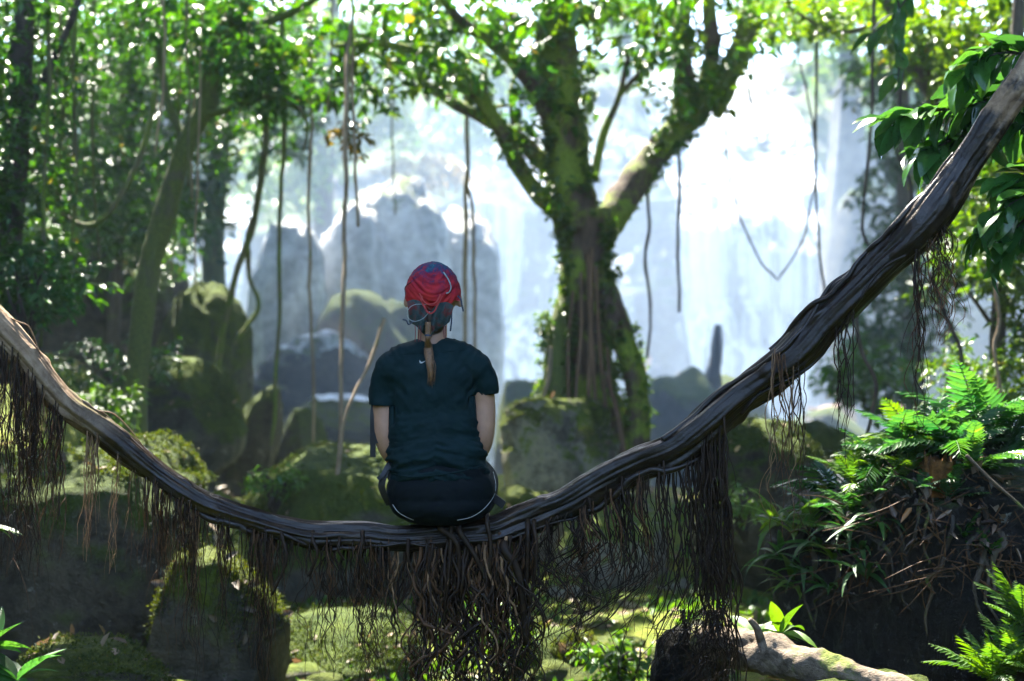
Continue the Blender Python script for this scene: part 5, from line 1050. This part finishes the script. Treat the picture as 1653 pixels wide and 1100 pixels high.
# seams of the shirt: yoke line and hem
cord([(628, 575), (660, 571), (700, 570), (740, 566), (768, 563)], SHB, .0004, .0012, 'yoke_seam', 'shirt', shirt)
cord([(628, 764), (660, 770), (700, 768), (740, 762), (780, 752)], SHB, .001, .003, 'hem', 'shirt', shirt)
# small white curved tick on the upper back
up = np.array([(677.6, 581.0), (678.6, 583.6), (680.4, 584.6), (683, 584.2), (686.4, 582.6), (690.4, 580.4)]); lo = np.array([(677.6, 581.0), (676.9, 584.2), (678.2, 586.8), (681.0, 586.8), (685.6, 584.2), (690.4, 580.4)])
A = np.array([on(a, b, SHB, .0022) for a, b in catmull(up, 12)]); B2 = np.array([on(a, b, SHB, .0022) for a, b in catmull(lo, 12)])
mb = MB(); V = np.concatenate([A, B2]); i = np.arange(11); mb.add(np.concatenate([V, V+np.array([0, .0012, 0])]), np.concatenate([np.stack([i, i+1, i+13, i+12], -1), np.stack([i, i+24, i+25, i+1], -1), np.stack([i+12, i+13, i+37, i+36], -1)])); mb.build('logo_tick', M['white_trim'], shirt)
# head scarf
hc = np.array([-.030, .048, .768]); hr_ = np.array([.094, .116, .112])
na, nb = 140, 60; au = np.linspace(-np.pi, np.pi, na, endpoint=False); vv = np.linspace(0, 1, nb); AU, VV = np.meshgrid(au, vv)      # au=0 : back of the head (-Y)
pmax = np.interp(np.abs(AU), [0, .5, 1.0, 1.5, 2.0, 3.15], [2.22, 2.12, 1.78, 1.66, 1.35, 1.12])+.06*np.sin(AU*5+1)
ph = VV*pmax; X = np.sin(ph)*np.sin(AU); Y = -np.sin(ph)*np.cos(AU); Z = np.cos(ph)
sag = Z*8+2.6*np.cos(AU*1.6)+.8*np.sin(AU*3+1); fd = fbm(np.stack([AU*1.5, sag*1.0, AU*0], -1).reshape(-1, 3), 2).reshape(AU.shape)
back = np.clip(np.cos(AU), 0, 1)*np.clip(VV*2.5-.35, 0, 1)
fd2 = fbm(np.stack([AU*3.2+5, sag*2.3, AU*0+3], -1).reshape(-1, 3), 3).reshape(AU.shape)
rr = 1+(1-np.abs(fd)*2.6)*.085*back+(1-np.abs(fd2)*2.4)*.016*np.clip(VV*2, 0, 1)+.03*fbm(np.stack([X*4, Y*4, Z*4], -1).reshape(-1, 3), 3).reshape(AU.shape)+.05*np.clip(VV-.8, 0, .2)*5*back
V = hc+np.stack([X, Y, Z], -1)*rr[..., None]*hr_; V = V.reshape(-1, 3)
Qs = ring_faces(nb, na)
Vi = hc+(V-hc)*.965; k_ = len(V); rim = np.arange(na)+(nb-1)*na; rim2 = (np.arange(na)+1) % na+(nb-1)*na
mb = MB(); mb.add(np.concatenate([V, Vi]), np.concatenate([Qs, Qs[:, ::-1]+k_, np.stack([rim, rim+k_, rim2+k_, rim2], -1)])); 
sc_me = mb.mesh('head_scarf'); scarf = obj('head_scarf', sc_me, M['scarf'], w)
SCB = bvh_of(sc_me, SEAT)
def flap(pts_top, pts_bot, seed, mat, thick=.003, dep=(4.70, 4.735)):
    a = catmull(np.array(pts_top, float), 14); b = catmull(np.array(pts_bot, float), 14); rows = []
    for s in np.linspace(0, 1, 16):
        r_ = []
        for k in range(14):
            q = a[k]+(b[k]-a[k])*s; D = dep[0]+(dep[1]-dep[0])*s**2+.010*math.sin(k*.55+seed)+.006*math.sin(k*1.3+s*5+seed); r_.append(P(q[0], q[1], D))
        rows.append(r_)
    V = np.array(rows).reshape(-1, 3); i = (np.arange(15)[:, None]*14+np.arange(13)[None, :]).ravel(); Q = np.stack([i, i+1, i+15, i+14], -1); n_ = len(V)
    mb = MB(); mb.add(np.concatenate([V, V+np.array([0, thick, 0])]), np.concatenate([Q, Q[:, ::-1]+n_])); mb.build('scarf_tail', M[mat], scarf)
hd = SEAT[1]-.066
flap([(657, 487), (668, 484), (680, 488), (689, 500)], [(661, 521), (672, 527), (681, 537), (690, 545)], 1, 'scarf_tail', dep=(hd-.012, hd+.02))
flap([(697, 500), (708, 490), (722, 488), (732, 494)], [(695, 545), (703, 534), (715, 528), (726, 520)], 4, 'scarf_tail', dep=(hd-.012, hd+.02))
mb = MB(); V, Q, T = sphere_geo(hc+np.array([.0, -.062, -.085])+SEAT, (.050, .040, .055)); mb.add(V, Q, T); mb.build('hair', M['hair'], w)
def free_cord(pts, r, name, mat, D=None):
    C = np.array([P(a, b, (D or hd-.03)+c_) for a, b, c_ in pts]); V, Q, T = tube(C, r, 7, 10*len(pts)); mb = MB(); mb.add(V, Q, T); mb.build(name, M[mat], scarf)
free_cord([(677, 474, .0), (683, 486, -.01), (692, 492, -.012), (704, 488, -.012), (711, 476, 0)], .0024, 'cord', 'cord_red')
free_cord([(679, 484, 0), (686, 498, -.01), (694, 506, -.012), (702, 502, -.012), (708, 486, 0)], .0024, 'cord', 'cord_red')
free_cord([(681, 478, 0), (688, 502, -.012), (697, 506, -.012), (706, 494, -.008), (714, 478, 0)], .0018, 'cord', 'cord_red')
free_cord([(690, 492, 0), (670, 492, -.006), (659, 500, -.004), (658, 512, .0), (668, 519, -.004), (682, 515, -.008), (694, 503, -.01)], .0013, 'cord', 'cord_white')
free_cord([(716, 440, .06), (724, 452, .03), (728, 464, .02), (725, 472, .02), (720, 474, .02)], .0024, 'cord', 'cord_white')
free_cord([(655, 476, .06), (654, 465, .06), (659, 459, .05), (664, 456, .04)], .0022, 'cord', 'cord_maroon')
free_cord([(739, 478, .07), (744, 484, .06), (746, 494, .06), (748, 503, .06)], .0026, 'cord', 'cord_navy')
free_cord([(729, 500, .03), (729, 515, .02), (728, 527, .02), (727, 535, .02)], .0026, 'cord', 'cord_navy')
free_cord([(668, 518, 0), (660, 524, 0), (656, 518, 0), (650, 516, 0)], .0026, 'cord', 'cord_navy')
for k, x in enumerate((670, 675, 679, 716, 719)): free_cord([(x, 526, .0), (x+.5, 538, .0), (x+(k % 2), 546+6*(k < 3), .0)], .0013, 'fringe', 'cord_maroon')
# ponytail
C = np.array([on(a, b, SHB, o_, 4.74) for a, b, o_ in [(691, 560, .02), (692, 572, .016), (694, 590, .013), (696, 605, .011), (695, 617, .008)]]); C = np.vstack([P(691, 520, hd-.012), P(691, 536, hd-.012), P(690.5, 548, hd-.016), C])
V, Q, T = tube(C, [.010, .011, .008, .013, .014, .013, .009, .002], 18, 60, .10, 5, 60); mb = MB(); mb.add(V, Q, T)
for k in range(26):
    rg = np.random.default_rng(k); o_ = rg.normal(size=3)*np.array([.007, .003, .002]); c2 = C[3:]+o_+rg.normal(size=(len(C)-3, 3))*.0015; c2[-1, 2] -= rg.uniform(-.01, .02); V, Q, T = tube(c2, (.0012, .0005), 4, 18); mb.add(V, Q, T)
pt = mb.build('ponytail', M['ponytail'], w); V, Q, T = sphere_geo(P(690.5, 542, hd-.016), (.011, .011, .006)); mb = MB(); mb.add(V, Q, T); mb.build('hair_tie', M['cord_navy'], pt)
# shoes (hidden behind the roots)
for sx_ in (.02, .15):
    shm = blob_mesh('shoe', [('e', (sx_, .50, -.385), (.045, .085, .035)), ('e', (sx_, .57, -.395), (.044, .07, .026)), ('c', (sx_, .465, -.36), (sx_, .465, -.32), .043, .04)], .008, 4); obj('shoe', shm, M['strap'], w)

# black pack held on the lap, its straps showing beside her
bp = thing('lap_bag', 'black bag on the woman lap with loose webbing straps at her left side', 'bag', SEAT+np.array([-.02, .25, .17]))
o = obj('pouch', blob_mesh('pouch', [('e', (0, .02, .08), (.155, .07, .10)), ('e', (0, .05, .05), (.13, .07, .07))], .01, 6), M['strap'], bp)
def ribbon(pts, wpx, name, parent, thick=.004, ydir=.25):
    C = catmull(np.array([P(*p) for p in pts]), 8*len(pts)); T = norm(np.gradient(C, axis=0)); S = norm(np.cross(T, np.array([ydir, 1, 0.]))); h = wpx/FPX*4.8/2; Nn = np.cross(S, T); nn = len(C)
    V = np.concatenate([C+S*h-Nn*thick/2, C-S*h-Nn*thick/2, C-S*h+Nn*thick/2, C+S*h+Nn*thick/2]).reshape(4, nn, 3).transpose(1, 0, 2).reshape(-1, 3)
    mb = MB(); mb.add(V, np.concatenate([ring_faces(nn, 4), [[0, 1, 2, 3], [nn*4-1, nn*4-2, nn*4-3, nn*4-4]]])); return mb.build(name, M['strap'], parent, smooth=False)
ribbon([(604, 652, 4.88), (602, 670, 4.86), (602, 700, 4.86), (602, 738, 4.86)], 9, 'strap', bp)
ribbon([(604, 652, 4.88), (612, 640, 4.95), (622, 640, 5.0)], 9, 'strap', bp)
b_ = ribbon([(607, 700, 4.858), (607, 716, 4.858)], 11, 'buckle', bp, .01)
ribbon([(636, 742, 4.85), (628, 752, 4.83), (620, 768, 4.82), (616, 785, 4.82), (621, 800, 4.83), (629, 815, 4.85)], 11, 'strap', bp)
ribbon([(624, 756, 4.82), (617, 768, 4.81), (610, 774, 4.81)], 7, 'strap', bp)
ribbon([(628, 760, 4.83), (630, 778, 4.83), (628, 800, 4.84)], 6, 'strap', bp)
ribbon([(790, 800, 4.86), (800, 806, 4.84), (814, 816, 4.82)], 13, 'strap', bp)

# far visitors in the spray
def figure(label, px, ptop, D, hgt, shirtc, trouserc, hairc, seed, lean=0.0, arms='down', hat=None):
    top = P(px, ptop, D); base = np.array([top[0], top[1], top[2]-hgt]); s = hgt/1.72
    t = thing('person', label, 'person', base)
    def sc(p): p = np.array(p, float)*s; p[0] += lean*p[2]; return p
    a_l = [(-.2, 0, 1.4), (-.25, 0, 1.12), (-.24, .08, .86)]; a_r = [(.2, 0, 1.4), (.25, 0, 1.12), (.24, .08, .86)]
    if arms == 'out': a_l = [(-.2, 0, 1.4), (-.42, -.1, 1.36), (-.66, -.12, 1.40)]
    if arms == 'hips': a_r = [(.2, 0, 1.4), (.36, 0, 1.16), (.18, .06, 1.0)]
    def pp(L_, r_): return ('p', [sc(q) for q in L_], [x*s for x in r_])
    pcs = [('e', sc((0, 0, 1.0)), np.array((.16, .11, .14))*s), ('e', sc((0, 0, 1.25)), np.array((.16, .10, .2))*s), ('e', sc((0, 0, 1.40)), np.array((.19, .085, .07))*s), pp([(0, 0, 1.42), (0, 0, 1.55)], [.055, .05]), ('e', sc((0, 0, 1.61)), np.array((.078, .095, .11))*s), ('e', sc((0, -.095, 1.6)), np.array((.013, .018, .02))*s),
           pp(a_l, [.05, .042, .03]), pp(a_r, [.05, .042, .03]), pp([(-.09, 0, .95), (-.1, 0, .5), (-.1, .02, .08)], [.085, .06, .04]), pp([(.09, 0, .95), (.1, 0, .5), (.1, .02, .08)], [.085, .06, .04]), ('e', sc((-.1, -.05, .04)), np.array((.045, .12, .04))*s), ('e', sc((.1, -.05, .04)), np.array((.045, .12, .04))*s)]
    obj('body', blob_mesh('body', pcs, .018, 3), M['skin'], t)
    obj('shirt', blob_mesh('shirt', [('e', sc((0, 0, 1.08)), np.array((.18, .13, .12))*s), ('e', sc((0, 0, 1.25)), np.array((.18, .12, .2))*s), ('e', sc((0, 0, 1.40)), np.array((.20, .10, .075))*s), pp(a_l[:2], [.066, .062]), pp(a_r[:2], [.066, .062])], .018, 3), plain_mat('visitor_shirt', shirtc, .8), t)
    obj('trousers', blob_mesh('trousers', [('e', sc((0, 0, .97)), np.array((.18, .13, .13))*s), pp([(-.09, 0, .93), (-.1, 0, .5)], [.10, .08]), pp([(.09, 0, .93), (.1, 0, .5)], [.10, .08])], .02, 3), plain_mat('visitor_trousers', trouserc, .8), t)
    obj('hat' if hat else 'hair', blob_mesh('hair', [('e', sc((0, .012, 1.65)), np.array((.09, .10, .085))*s)]+([('e', sc((0, -.02, 1.66)), np.array((.15, .17, .018))*s)] if hat else []), .015, 3), plain_mat('visitor_hair', hairc, .6), t)
figure('far visitor in an orange top behind the fern mound', 1465, 629, 27, 1.7, (.75, .25, .07), (.45, .42, .42), (.03, .02, .02), 1)
figure('far visitor with white hat holding an arm out by the pool', 1357, 632, 25.5, 1.6, (.5, .32, .24), (.3, .3, .34), (.75, .75, .75), 2, arms='out', hat=True)
figure('visitor in pale blue half hidden by ferns at the right', 1596, 655, 20, 1.65, (.5, .62, .75), (.25, .4, .5), (.04, .03, .02), 3)
figure('hazy visitor in dark clothes beside the tree buttress', 1047, 570, 29, 1.7, (.06, .07, .10), (.06, .06, .08), (.02, .02, .02), 4)
figure('hazy visitor in white left of the pointed stump', 1098, 603, 28, 1.6, (.7, .7, .72), (.2, .2, .25), (.03, .02, .02), 5)
figure('hazy visitor in grey close beside the pointed stump', 1117, 594, 28.5, 1.65, (.25, .25, .28), (.1, .1, .13), (.2, .15, .1), 6, arms='hips')
